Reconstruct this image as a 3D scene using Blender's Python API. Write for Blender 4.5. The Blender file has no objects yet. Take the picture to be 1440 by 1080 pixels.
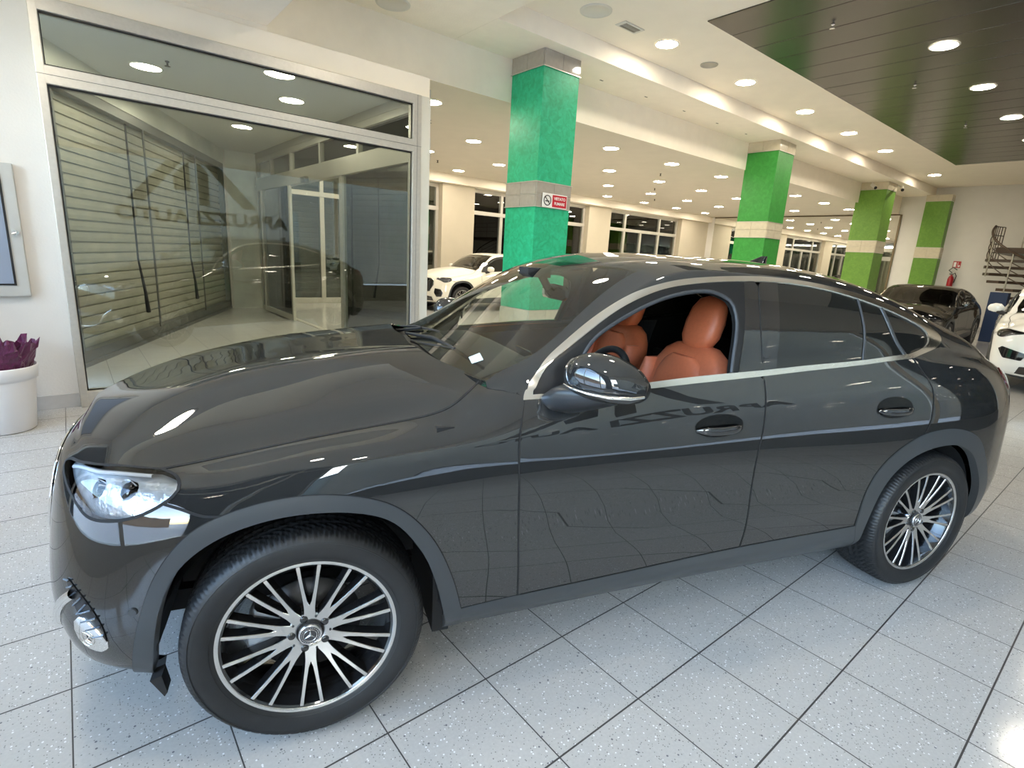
import bpy, bmesh, math, random
import numpy as np
from mathutils import Vector, Matrix
from mathutils.geometry import delaunay_2d_cdt
random.seed(4); rng = np.random.default_rng(4)
scene = bpy.context.scene; COL = scene.collection
# ------------------------------------------------------------------ camera
CAM_LOC = Vector((0, 0, 1.552)); YAW, PITCH, ROLL = .87592, -.23573, .05863
f_ = Vector((math.cos(YAW)*math.cos(PITCH), math.sin(YAW)*math.cos(PITCH), math.sin(PITCH)))
r0 = Vector((math.sin(YAW), -math.cos(YAW), 0)); u0 = r0.cross(f_)
r_ = math.cos(ROLL)*r0+math.sin(ROLL)*u0; u_ = -math.sin(ROLL)*r0+math.cos(ROLL)*u0
cam = bpy.data.objects.new('camera', bpy.data.cameras.new('camera')); COL.objects.link(cam)
cam.data.sensor_width = 36; cam.data.lens = 752.6/1440*36; cam.data.clip_start = .02; cam.data.clip_end = 200
cam.matrix_world = Matrix(((r_.x, u_.x, -f_.x, CAM_LOC.x), (r_.y, u_.y, -f_.y, CAM_LOC.y), (r_.z, u_.z, -f_.z, CAM_LOC.z), (0, 0, 0, 1)))
scene.camera = cam
# ------------------------------------------------------------------ world, exposure
world = bpy.data.worlds.new('world'); scene.world = world; world.use_nodes = True
wn = world.node_tree.nodes; wl = world.node_tree.links; wn.clear()
sky = wn.new('ShaderNodeTexSky'); sky.sky_type = 'NISHITA'; sky.sun_disc = False; sky.sun_elevation = math.radians(38); sky.sun_rotation = math.radians(200); sky.air_density = 1.0
bg = wn.new('ShaderNodeBackground'); bg.inputs['Strength'].default_value = 1.6
wo = wn.new('ShaderNodeOutputWorld'); wl.new(sky.outputs[0], bg.inputs[0]); wl.new(bg.outputs[0], wo.inputs[0])
vs = scene.view_settings; vs.view_transform = 'Standard'; vs.look = 'None'; vs.gamma = 1; vs.use_curve_mapping = False
vs.exposure = 0.72
sun_d = bpy.data.lights.new('sun', 'SUN'); sun_d.energy = 3.2; sun_d.angle = .01; sun_d.color = (1, .95, .88)
sun = bpy.data.objects.new('sun', sun_d); COL.objects.link(sun); sun.rotation_euler = Vector((-.72, -.02, -.69)).to_track_quat('-Z', 'Y').to_euler()   # shines along the street
scene.cycles.diffuse_bounces = 7; scene.cycles.max_bounces = 14; scene.cycles.transparent_max_bounces = 16
LAMP = 82.0      # luminance of a downlight diffuser
def portal(loc, rot, sx, sy):
    l = bpy.data.lights.new('daylight_portal', 'AREA'); l.shape = 'RECTANGLE'; l.size = sx; l.size_y = sy; l.cycles.is_portal = True
    o = bpy.data.objects.new('daylight_portal', l); COL.objects.link(o); o.location = loc; o.rotation_euler = rot
# ------------------------------------------------------------------ materials
def srgb(*c):
    if len(c) == 1 and isinstance(c[0], str):
        h = c[0]; c = [int(h[i:i+2], 16)/255 for i in (0, 2, 4)]
    return tuple((x/12.92 if x <= .04045 else ((x+.055)/1.055)**2.4) for x in c)+(1,)
def mat(name, col, rough=.5, metal=0., **kw):
    m = bpy.data.materials.new(name); m.use_nodes = True; b = m.node_tree.nodes['Principled BSDF']
    b.inputs['Base Color'].default_value = col if len(col) == 4 else tuple(col)+(1,)
    b.inputs['Roughness'].default_value = rough; b.inputs['Metallic'].default_value = metal
    for k, v in kw.items():
        b.inputs[k.replace('_', ' ')].default_value = v
    return m
def noisy(m, scale=8, amount=.15, bump=0., detail=4, bscale=None, dark=None, coord='Object'):
    nt = m.node_tree; n = nt.nodes; l = nt.links; b = n['Principled BSDF']; c = b.inputs['Base Color'].default_value[:]
    tc = n.new('ShaderNodeTexCoord'); t = n.new('ShaderNodeTexNoise'); t.inputs['Scale'].default_value = scale; t.inputs['Detail'].default_value = detail
    l.new(tc.outputs[coord], t.inputs['Vector'])
    r = n.new('ShaderNodeValToRGB'); r.color_ramp.elements[0].position = .3; r.color_ramp.elements[1].position = .7
    d = dark or tuple(x*(1-amount) for x in c[:3])+(1,); u = tuple(min(1, x*(1+amount)) for x in c[:3])+(1,)
    r.color_ramp.elements[0].color = d; r.color_ramp.elements[1].color = u
    l.new(t.outputs['Fac'], r.inputs[0]); l.new(r.outputs[0], b.inputs['Base Color'])
    if bump:
        t2 = n.new('ShaderNodeTexNoise'); t2.inputs['Scale'].default_value = bscale or scale*6; t2.inputs['Detail'].default_value = 3
        l.new(tc.outputs[coord], t2.inputs['Vector'])
        bp = n.new('ShaderNodeBump'); bp.inputs['Strength'].default_value = bump; bp.inputs['Distance'].default_value = .01
        l.new(t2.outputs['Fac'], bp.inputs['Height']); l.new(bp.outputs[0], b.inputs['Normal'])
    return m
def glass(name, tint, ior=1.5, rough=0.0, gl=1.0):
    m = bpy.data.materials.new(name); m.use_nodes = True; nt = m.node_tree; n = nt.nodes; l = nt.links; n.clear()
    o = n.new('ShaderNodeOutputMaterial'); mx = n.new('ShaderNodeMixShader'); tr = n.new('ShaderNodeBsdfTransparent'); g = n.new('ShaderNodeBsdfGlossy'); fr = n.new('ShaderNodeFresnel')
    tr.inputs[0].default_value = tuple(tint)+(1,); g.inputs['Roughness'].default_value = rough; g.inputs[0].default_value = (gl, gl, gl, 1); fr.inputs['IOR'].default_value = ior
    l.new(fr.outputs[0], mx.inputs[0]); l.new(tr.outputs[0], mx.inputs[1]); l.new(g.outputs[0], mx.inputs[2]); l.new(mx.outputs[0], o.inputs[0])
    return m
def emit(name, col, s):
    m = bpy.data.materials.new(name); m.use_nodes = True; b = m.node_tree.nodes['Principled BSDF']
    b.inputs['Base Color'].default_value = (.8, .8, .8, 1); b.inputs['Emission Color'].default_value = tuple(col)+(1,); b.inputs['Emission Strength'].default_value = s
    return m
M = {}
M['wall'] = noisy(mat('white_plaster_wall', srgb('dbd7d1'), .75), 3, .02, .12, bscale=60)
M['ceil'] = noisy(mat('white_rough_ceiling', srgb('faf0df'), .8), 5, .02, .25, bscale=45)
M['face'] = noisy(mat('white_smooth_beam', srgb('f5ebda'), .6), 3, .02)
M['skirt'] = noisy(mat('grey_skirting_tile', srgb('b9b7b5'), .3), 12, .05)
M['alu'] = noisy(mat('brushed_champagne_aluminium', srgb('cbc6bd'), .38, .55), 40, .04)
M['alud'] = mat('dark_aluminium', srgb('6e6f6c'), .35, .5)
M['black'] = mat('black_rubber', (.012, .012, .013), .6)
M['gasket'] = mat('black_gasket', (.01, .01, .01), .5)
M['glass'] = glass('vitrine_glass', (.82, .85, .80), 1.85)
M['gclear'] = glass('clear_window_glass', (.93, .96, .94), 1.45)
M['shutter'] = noisy(mat('galvanised_shutter', srgb('9c9b8e'), .5, .1), 6, .08)
M['dshutter'] = noisy(mat('dark_shutter', srgb('6d6f62'), .5, .2), 6, .10)
M['steel'] = noisy(mat('stainless_steel_sheet', srgb('cfd1c8'), .30, .45), 2.5, .12)
M['tile'] = noisy(mat('polished_cladding_tile', srgb('a79f95'), .08, .0, Coat_Weight=.6, Coat_Roughness=.03), 14, .06)
M['tileb'] = noisy(mat('beige_base_tile', srgb('cdc3ac'), .2), 14, .05)
M['joint'] = mat('light_tile_joint', srgb('c9c2b4'), .7)
def plaster(name, c1, c2):
    m = mat(name, c1, .42, Specular_IOR_Level=.4); nt = m.node_tree; n = nt.nodes; l = nt.links; b = n['Principled BSDF']
    tc = n.new('ShaderNodeTexCoord'); t = n.new('ShaderNodeTexNoise'); t.inputs['Scale'].default_value = 9; t.inputs['Detail'].default_value = 8; t.inputs['Roughness'].default_value = .65; t.inputs['Distortion'].default_value = 1.2
    r = n.new('ShaderNodeValToRGB'); r.color_ramp.elements[0].position = .38; r.color_ramp.elements[1].position = .68; r.color_ramp.elements[0].color = c2; r.color_ramp.elements[1].color = c1
    l.new(tc.outputs['Object'], t.inputs['Vector']); l.new(t.outputs['Fac'], r.inputs[0]); l.new(r.outputs[0], b.inputs['Base Color'])
    bp = n.new('ShaderNodeBump'); bp.inputs['Strength'].default_value = .12; bp.inputs['Distance'].default_value = .01; l.new(t.outputs['Fac'], bp.inputs['Height']); l.new(bp.outputs[0], b.inputs['Normal'])
    return m
M['teal'] = plaster('sea_green_venetian_plaster', srgb('2fc08f'), srgb('20a374'))
M['green'] = plaster('leaf_green_venetian_plaster', srgb('3f9a42'), srgb('348a38'))
M['lime'] = plaster('lime_green_venetian_plaster', srgb('6f9a3c'), srgb('628c35'))
# terrazzo floor, 40 cm tiles laid on the grid the joints follow
def floor_mat():
    m = mat('terrazzo_tile_floor', srgb('c4c2be'), .16, Specular_IOR_Level=.45); nt = m.node_tree; n = nt.nodes; l = nt.links; b = n['Principled BSDF']
    g = n.new('ShaderNodeNewGeometry'); sp = n.new('ShaderNodeSeparateXYZ'); l.new(g.outputs['Position'], sp.inputs[0])
    def math_(op, a, bb=None):
        x = n.new('ShaderNodeMath'); x.operation = op
        for i, v in enumerate((a, bb)):
            if v is None: continue
            if isinstance(v, (int, float)): x.inputs[i].default_value = v
            else: l.new(v, x.inputs[i])
        return x.outputs[0]
    def line(axis, off, w):
        a = math_('SUBTRACT', sp.outputs[axis], off); a = math_('DIVIDE', a, .4); fl = math_('FLOOR', math_('ADD', a, .5)); d = math_('ABSOLUTE', math_('SUBTRACT', a, fl)); return math_('LESS_THAN', d, w/.4)
    jx = line('X', 1.0605, .0022); jy = line('Y', 1.3249, .0030); j = math_('MAXIMUM', jx, jy)
    # a tone per tile
    cx = math_('FLOOR', math_('DIVIDE', math_('SUBTRACT', sp.outputs['X'], 1.0605), .4)); cy = math_('FLOOR', math_('DIVIDE', math_('SUBTRACT', sp.outputs['Y'], 1.3249), .4))
    cv = n.new('ShaderNodeCombineXYZ'); l.new(cx, cv.inputs[0]); l.new(cy, cv.inputs[1]); wn_ = n.new('ShaderNodeTexWhiteNoise'); l.new(cv.outputs[0], wn_.inputs['Vector'])
    def speck(scale, thr0, thr1):
        v = n.new('ShaderNodeTexVoronoi'); v.inputs['Scale'].default_value = scale; l.new(g.outputs['Position'], v.inputs['Vector'])
        wn2 = n.new('ShaderNodeSeparateColor'); l.new(v.outputs['Color'], wn2.inputs[0])
        a = math_('GREATER_THAN', wn2.outputs[0], thr0); c = math_('LESS_THAN', v.outputs['Distance'], thr1); return math_('MULTIPLY', a, c)
    def mix(f, A, B):
        x = n.new('ShaderNodeMix'); x.data_type = 'RGBA'
        if isinstance(f, float): x.inputs[0].default_value = f
        else: l.new(f, x.inputs[0])
        for s_, v in ((6, A), (7, B)):
            if isinstance(v, tuple): x.inputs[s_].default_value = v
            else: l.new(v, x.inputs[s_])
        return x.outputs[2]
    nz = n.new('ShaderNodeTexNoise'); nz.inputs['Scale'].default_value = 90; nz.inputs['Detail'].default_value = 5; l.new(g.outputs['Position'], nz.inputs['Vector'])
    base = mix(nz.outputs['Fac'], srgb('b2b0ad'), srgb('c6c4c0'))
    base = mix(math_('MULTIPLY', wn_.outputs['Value'], .22), base, srgb('a8a6a2'))
    base = mix(speck(150, .80, .33), base, srgb('8a8886')); base = mix(speck(95, .86, .30), base, srgb('e6e6e6')); base = mix(speck(60, .93, .22), base, srgb('77757a'))
    base = mix(j, base, srgb('3c3a39')); l.new(base, b.inputs['Base Color'])
    ro = math_('ADD', math_('MULTIPLY', j, .4), .13); l.new(ro, b.inputs['Roughness'])
    bp = n.new('ShaderNodeBump'); bp.inputs['Strength'].default_value = .25; bp.inputs['Distance'].default_value = .002; bp.invert = True; l.new(j, bp.inputs['Height']); l.new(bp.outputs[0], b.inputs['Normal'])
    return m
M['floor'] = floor_mat()
# ------------------------------------------------------------------ helpers
def link(name, me, mats=None, parent=None):
    o = bpy.data.objects.new(name, me); COL.objects.link(o)
    for m in (mats if isinstance(mats, (list, tuple)) else [mats] if mats else []): me.materials.append(m)
    if parent: o.parent = parent
    return o
def empty(name, loc=(0, 0, 0), rz=0):
    o = bpy.data.objects.new(name, None); COL.objects.link(o); o.location = loc; o.rotation_euler = (0, 0, rz); o.empty_display_size = .1; return o
def tag(o, label=None, cat=None, group=None, kind=None):
    if label: o['label'] = label
    if cat: o['category'] = cat
    if group: o['group'] = group
    if kind: o['kind'] = kind
    return o
class MB:
    """collects simple shapes into one mesh; every face has a material slot index"""
    def __init__(s): s.v = []; s.f = []; s.m = []; s.sm = []
    def add(s, vs, fs, mi=0, smooth=False):
        b = len(s.v); s.v += [tuple(v) for v in vs]; s.f += [tuple(b+i for i in f) for f in fs]; s.m += [mi]*len(fs); s.sm += [smooth]*len(fs); return s
    def box(s, x0, x1, y0, y1, z0, z1, mi=0):
        s.k = (getattr(s, 'k', 0)+1) % 7; e = s.k*.00022
        if min(abs(x1-x0), abs(y1-y0), abs(z1-z0)) > .004: x0 += e; x1 -= e; y0 += e; y1 -= e; z0 += e; z1 -= e
        v = [(x, y, z) for x in (x0, x1) for y in (y0, y1) for z in (z0, z1)]
        return s.add(v, [(0, 1, 3, 2), (4, 6, 7, 5), (0, 4, 5, 1), (2, 3, 7, 6), (0, 2, 6, 4), (1, 5, 7, 3)], mi)
    def obox(s, p0, p1, up, w, h, mi=0):
        """box bar from p0 to p1, w across, h along up"""
        p0 = Vector(p0); p1 = Vector(p1); d = (p1-p0).normalized(); up = Vector(up); up = (up-d*up.dot(d)).normalized(); r = d.cross(up)
        v = [p+r*a*w/2+up*b*h/2 for p in (p0, p1) for a, b in ((-1, -1), (1, -1), (1, 1), (-1, 1))]
        return s.add(v, [(0, 3, 2, 1), (4, 5, 6, 7), (0, 1, 5, 4), (1, 2, 6, 5), (2, 3, 7, 6), (3, 0, 4, 7)], mi)
    def tube(s, pts, r, n=8, mi=0, cap=True, closed=False):
        pts = [Vector(p) for p in pts]; rr = r if isinstance(r, (list, tuple)) else [r]*len(pts); N = len(pts); vs = []
        pu = None
        for i, p in enumerate(pts):
            a = pts[(i-1) % N] if (i > 0 or closed) else pts[0]; b = pts[(i+1) % N] if (i < N-1 or closed) else pts[-1]
            d = (b-a).normalized()
            if pu is None: pu = d.orthogonal().normalized()
            pu = (pu-d*pu.dot(d)).normalized(); q = d.cross(pu)
            vs += [p+(pu*math.cos(t)+q*math.sin(t))*rr[i] for t in [2*math.pi*k/n for k in range(n)]]
        fs = []
        for i in range(N if closed else N-1):
            j = (i+1) % N
            fs += [(i*n+k, i*n+(k+1) % n, j*n+(k+1) % n, j*n+k) for k in range(n)]
        s.add(vs, fs, mi, True)
        if cap and not closed: s.add(vs[:n], [tuple(range(n))[::-1]], mi); s.add(vs[-n:], [tuple(range(n))], mi)
        return s
    def lathe(s, prof, n=32, axis='z', c=(0, 0, 0), mi=0, smooth=True, a0=0, a1=2*math.pi):
        full = abs(a1-a0-2*math.pi) < 1e-6; K = n if full else n+1; vs = []; m = len(prof)
        for k in range(K):
            t = a0+(a1-a0)*k/n; ct, st = math.cos(t), math.sin(t)
            for r, h in prof:
                p = (r*ct, r*st, h) if axis == 'z' else ((r*ct, h, r*st) if axis == 'y' else (h, r*ct, r*st))
                vs.append((p[0]+c[0], p[1]+c[1], p[2]+c[2]))
        fs = []
        for k in range(n):
            j = (k+1) % K
            for i in range(m-1): fs.append((k*m+i, j*m+i, j*m+i+1, k*m+i+1))
        return s.add(vs, fs, mi, smooth)
    def prism(s, poly, origin, ux, uy, depth, mi=0, mside=None):
        """extrude a 2-D polygon (in ux,uy) by vector depth"""
        o = Vector(origin); ux = Vector(ux); uy = Vector(uy); d = Vector(depth); n = len(poly)
        a = [o+ux*p[0]+uy*p[1] for p in poly]; b = [p+d for p in a]
        s.add(a+b, [tuple(range(n))[::-1], tuple(range(n, 2*n))], mi)
        s.add(a+b, [(i, (i+1) % n, n+(i+1) % n, n+i) for i in range(n)], mi if mside is None else mside); return s
    def mesh(s, name, fix=True):
        me = bpy.data.meshes.new(name); me.from_pydata([tuple(v) for v in s.v], [], s.f)
        me.polygons.foreach_set('material_index', s.m); me.polygons.foreach_set('use_smooth', s.sm)
        if fix:
            bm = bmesh.new(); bm.from_mesh(me); bmesh.ops.recalc_face_normals(bm, faces=bm.faces); bm.to_mesh(me); bm.free()
        me.update(); return me
    def build(s, name, mats, parent=None, bevel=0, seg=2, fix=True):
        o = link(name, s.mesh(name, fix), mats, parent)
        if bevel:
            b = o.modifiers.new('bevel', 'BEVEL'); b.width = bevel; b.segments = seg; b.limit_method = 'ANGLE'; b.angle_limit = math.radians(40)
        return o
def struct(o): o['kind'] = 'structure'; return o
def text_mesh(body, size, depth=.002, bold=0.0, align='CENTER', sx=1.0):
    c = bpy.data.curves.new('txt', 'FONT'); c.body = body; c.size = size; c.extrude = depth; c.offset = bold; c.align_x = align; c.align_y = 'CENTER'
    o = bpy.data.objects.new('txt', c); COL.objects.link(o); dg = bpy.context.evaluated_depsgraph_get()
    me = bpy.data.meshes.new_from_object(o.evaluated_get(dg)); COL.objects.unlink(o); bpy.data.objects.remove(o)
    for v in me.vertices: v.co.x *= sx
    return me
def frame_mat(X, Y, loc):
    X = Vector(X).normalized(); Y = Vector(Y).normalized(); Z = X.cross(Y)
    return Matrix(((X.x, Y.x, Z.x, loc[0]), (X.y, Y.y, Z.y, loc[1]), (X.z, Y.z, Z.z, loc[2]), (0, 0, 0, 1)))
# ================================================================== ROOM
XW = 23.3; YW = 14.4; YF = -3.0; XL = -1.65     # far wall, window wall, street front behind the camera, left front
H1, H0, HR, HL, HV = 4.35, 3.77, 4.60, 3.55, 3.42
struct(MB().add([(XL, YF, 0), (XW, YF, 0), (XW, YW+.6, 0), (XL, YW+.6, 0)], [(0, 1, 2, 3)]).build('floor', M['floor']))
c = MB(); c.box(1.73, 4.40, YF, 6.93, H1, 4.9); c.box(4.40, XW, 5.96, 6.93, H1, 4.9); c.box(XL, 1.73, 4.0, 6.07, HL, 4.9); c.box(XL, 1.73, YF, 4.0, H1, 4.9)
struct(c.build('ceiling', M['ceil'], bevel=.004))
struct(MB().box(4.40, XW, YF, 4.54, HR+.02, 4.9).box(4.40, 6.67, YF, 4.54, HR, 4.9).box(18.9, XW, YF, 4.54, HR, 4.9).box(4.40, XW, 4.54, 5.96, HR, 4.9).build('ceiling_recess', M['face']))
# dark metal panel ceiling, slats run across
s = MB(); x = 6.67
while x < 18.88: s.box(x+.004, min(x+.596, 18.88), YF, 4.54, HR-.012, HR+.015); x += .6
struct(s.build('ceiling_metal_panel', noisy(mat('dark_mirror_metal_slats', srgb('57534b'), .26, .8), 1.5, .06), bevel=.006))
# back ceiling + the beam face between
struct(MB().box(3.45, XW, 6.93, YW+.6, H0, 4.9).build('ceiling_back', noisy(mat('cream_back_ceiling', srgb('d6cdbc'), .7), 3, .02)))
struct(MB().box(-1.0, 3.45, 6.96, 14.6, HV+.35, 4.9).build('ceiling_vestibule_upper', M['face']))
struct(MB().box(1.73, XW, 6.92, 6.955, 3.46, H1+.1).box(3.56, XW, 6.92, 6.95, H0, H1+.1).build('trim_6', M['ceil'])) if False else struct(MB().box(1.73, 3.56, 6.92, 6.955, HV+.04, H1+.1).box(3.56, XW, 6.92, 6.955, H0, H1+.1).build('trim_6', M['ceil']))
struct(MB().box(-1.0, 3.50, 6.12, 14.6, HV, HV+.04).build('ceiling_vestibule', noisy(mat('vestibule_ceiling', srgb('cfd0cb'), .7), 3, .02)))
struct(MB().box(XL-.1, XW+.2, YF-.1, YW+.8, 4.9, 5.1).build('sky_block_slab', M['face']))  # unseen slab added over the ceilings to keep sky light from leaking in
# walls
struct(MB().box(XL, -.03, 6.05, 6.25, 0, HL).build('wall_left', M['wall']))
struct(MB().box(-.03, 3.515, 6.03, 6.12, 3.285, 3.50).box(-.03, 1.73, 6.05, 6.12, 3.50, 3.56).build('trim_1', M['face'], bevel=.003))
struct(MB().box(XL, -.03, 6.035, 6.055, 0, .125).build('baseboard_left', M['skirt'], bevel=.004))
struct(MB().box(XW, XW+.2, YF, YW+.6, 0, 4.95).box(XW-.03, XW, 14.1, YW+.1, 0, 3.76).build('wall_right', M['wall']))
struct(MB().box(XW-.02, XW, YF, 6.8, 0, .12).build('baseboard_right', M['skirt'], bevel=.004))
struct(MB().box(XW-.02, XW-.005, 6.86, 14.1, .1, H0-.02).build('trim_2', mat('mirror_wall_panel', (.86, .87, .84), .015, 1.0)))
struct(MB().box(XW-.05, XW, 6.80, 6.86, 0, H0-.02).box(XW-.05, XW, 6.86, 14.1, H0-.05, H0-.01).build('trim_3', mat('bronze_mirror_frame', srgb('6e6048'), .4, .4)))
# window wall at the back: piers, band above, six glazed bays
piers = [(8.89, 10.07), (15.25, 16.48), (21.17, XW), (3.5, 4.2), (-1, 3.4)]
p = MB()
for a, b in piers[:3]: p.box(a, b, YW, YW+.45, 0, 3.55)
struct(p.build('wall_back', noisy(mat('cream_pier_plaster', srgb('c2b8a4'), .7), 3, .02), bevel=.01))
struct(MB().box(3.5, XW, YW-.18, YW+.5, 3.52, H0).build('trim_4', M['face'], bevel=.004))
def bay(n, x0, x1, mull, y=YW+.25, zt=3.52, tr=(2.74, 2.86), solid=None):
    r = empty('window_%d' % n, ((x0+x1)/2, y, 0)); struct(r); f = MB(); cx = (x0+x1)/2
    X = lambda a: a-cx
    f.box(X(x0), X(x0+.1), -.05, .05, 0, zt); f.box(X(x1-.1), X(x1), -.05, .05, 0, zt); f.box(X(x0), X(x1), -.05, .05, zt-.12, zt)
    f.box(X(x0), X(x1), -.055, .055, tr[0], tr[1]); f.box(X(x0), X(x1), -.05, .05, 0, .14)
    for m in mull: f.box(X(m-.06), X(m+.06), -.052, .052, 0, tr[0]); 
    for m in mull[::2] if len(mull) > 1 else mull: f.box(X(m-.05), X(m+.05), -.052, .052, tr[1], zt)
    f.build('frame', M['alu'], r, bevel=.006)
    MB().box(X(x0+.08), X(x1-.08), -.006, .006, .1, zt-.1).build('pane', M['glass'], r)
    sh = MB(); z = 0.0; prof = []
    while z < 3.5: prof += [(z, -.01), (z+.012, -.01), (z+.016, .014), (z+.12, .014), (z+.124, -.01)]; z += .13
    vs = []; fs = []
    for i, (zz, d) in enumerate(prof): vs += [(X(x0), .32-d, zz), (X(x1), .32-d, zz)]
    fs = [(2*i, 2*i+1, 2*i+3, 2*i+2) for i in range(len(prof)-1)]
    sh.add(vs, fs).build('shutter', M['dshutter'], r); return r
bay(1, 4.2, 8.89, [5.35, 6.5, 7.7]); bay(2, 10.07, 15.25, [11.3, 12.6, 13.9]); bay(3, 16.48, 21.17, [17.6, 18.65, 19.87])
struct(MB().box(3.5, 4.2, YW, YW+.3, 0, 3.55).build('wall_back_corner', M['alu']))
struct(MB().box(-2, XW, YW+.62, YW+.7, -.1, 4.9).build('wall_back_outer', M['dshutter']))
# street front behind the camera
fr = MB(); posts = [XL, 5.9, 10.5]
for q in posts: fr.box(q-.05, q+.05, YF-.06, YF+.06, .40, 3.3)
w4 = empty('window_4', (0, 0, 0)); struct(w4)
MB().box(XL, 10.5, YF-.08, YF+.08, 0, .45).build('sill', mat('dark_granite_sill', srgb('3a3b3c'), .4), w4); fr.box(XL, 10.5, YF-.06, YF+.06, 3.2, 3.3)
fr.build('frame', M['alu'], w4); MB().box(XL, 10.5, YF-.004, YF+.004, .2, 3.25).build('pane', M['gclear'], w4)
struct(MB().box(XL, 10.5, YF-.1, YF+.1, 3.3, 4.9).box(10.5, XW, YF-.1, YF+.1, 0, 4.9).build('wall_front', M['wall']))
fr = MB()
for q in (YF, -.8, 1.4, 3.6, 5.6): fr.box(XL-.06, XL+.06, q-.05, q+.05, 0, 3.45 if q > 4 else 4.3)
fr.box(XL-.06, XL+.06, YF, 5.6, 0, .2); fr.box(XL-.06, XL+.06, YF, 5.6, 3.38, 3.45); fr.box(XL-.06, XL+.06, YF, 3.95, 4.22, 4.3)
w5 = empty('window_5', (0, 0, 0)); struct(w5)
fr.build('frame', M['alu'], w5); MB().box(XL-.004, XL+.004, YF, 5.6, .18, 3.42).box(XL-.004, XL+.004, YF, 3.95, 3.42, 4.25).build('pane', M['gclear'], w5)
struct(MB().box(XL-.1, XL+.1, 3.95, 6.2, 3.45, 4.9).box(XL-.1, XL+.1, YF, 3.95, 4.3, 4.9).box(XL-.1, XL+.1, 5.6, 6.2, 0, 3.45).build('wall_side', M['wall']))
portal((3.9, YF-.15, 1.7), (math.radians(90), 0, 0), 13.2, 3.2)
portal((XL-.15, 1.3, 2.2), (math.radians(90), 0, math.radians(-90)), 8.6, 4.2)
# street outside
tag(MB().box(-60, 60, -60, YF-.12, -.08, -.03).box(-60, XL-.12, YF-.12, 40, -.08, -.03).build('pavement', noisy(mat('pale_street_paving', srgb('c6c7c8'), .7), 2, .05)), kind='structure')
b = empty('street_building', (8, -10.5, 0)); tag(b, 'tall grey building across the street seen only in reflections', 'building')
bm_ = MB().box(-12, 30, -6, 0, 0, 9.5); bm_.build('wall', noisy(mat('grey_render', srgb('7f7464'), .8), .6, .1), b)
for k in range(7): MB().box(-14+k*4, -12+k*4, -.02, .06, 1.0, 3.4).build('window', mat('dark_pane', (.05, .06, .07), .1), b) if k == 0 else None
b2 = empty('side_building', (-10, 3, 0)); tag(b2, 'brown low building beyond the left street window seen only in reflections', 'building')
MB().box(-5, 0, -9, 10, 0, 2.5).build('wall', noisy(mat('brown_render', srgb('9a7c62'), .8), .6, .1), b2)
# lettering on the street window, readable from inside
dk = mat('dark_vinyl_lettering', (.012, .013, .014), .5)
me = text_mesh('ABRUZZI AUTO', .41, .003, .016, sx=1.24)
t = link('window_lettering', me, dk); t.matrix_world = frame_mat((-1, 0, 0), (0, 0, 1), (2.76, YF+.03, 1.98))
tag(t, 'large dark letters reading ABRUZZI AUTO on the street window', 'lettering')
lg = MB()
for poly in ([(-1.35, 0), (-1.02, 0), (-.12, 1.05), (-.12, 1.38)], [(1.35, 0), (1.02, 0), (.12, 1.05), (.12, 1.38)], [(-.30, .0), (-.30, .74), (-.08, .98), (-.08, 0)], [(.08, .30), (.08, .98), (.42, .62), (.42, .30)]):
    lg.prism(poly, (0, 0, 0), (1, 0, 0), (0, 1, 0), (0, 0, .006))
t = lg.build('window_emblem', dk); t.matrix_world = frame_mat((-1, 0, 0), (0, 0, 1), (2.52, YF+.03, 2.28)); tag(t, 'dark roof shaped emblem above the window lettering', 'emblem')
# ------------------------------------------------------------------ vitrine (glazed wall of the entrance lobby)
v = empty('window_6', (0, 6.05, 0)); struct(v); f = MB()
XA, XB = -.03, 3.39
f.box(XA, XA+.06, -.06, .06, 0, 3.285); f.box(XB-.11, XB+.0, -.06, .06, 0, 3.285); f.box(XA, XB, -.06, .06, 3.18, 3.285); f.box(XA, XB, -.06, .06, 2.66, 2.80); f.box(XA, XB, -.06, .06, 0, .145)
MB().box(XA, XB, -.0615, -.058, 2.728, 2.732).box(XB-.055, XB-.052, -.0615, -.058, 0, 3.28).build('frame_joint', M['alud'], v)
f.build('frame', M['alu'], v, bevel=.006)
g = MB()
for a, b2_, c_, d_ in ((XA+.06, XB-.11, .145, 2.66), (XA+.06, XB-.11, 2.80, 3.18)):
    g.box(a, b2_, -.03, -.02, d_-.014, d_); g.box(a, a+.01, -.03, -.02, c_, d_); g.box(b2_-.01, b2_, -.03, -.02, c_, d_); g.box(a, b2_, -.03, -.02, c_, c_+.01)
g.build('gasket', M['gasket'], v)
MB().box(XA+.05, XB-.1, -.004, .004, .14, 2.67).box(XA+.05, XB-.1, -.004, .004, 2.79, 3.19).build('pane', M['glass'], v)
struct(MB().box(3.39, 3.515, 6.0, 6.14, 0, 3.285).build('trim_5', noisy(mat('white_corner_post', srgb('d2cec2'), .5), 3, .03), bevel=.004))
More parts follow.
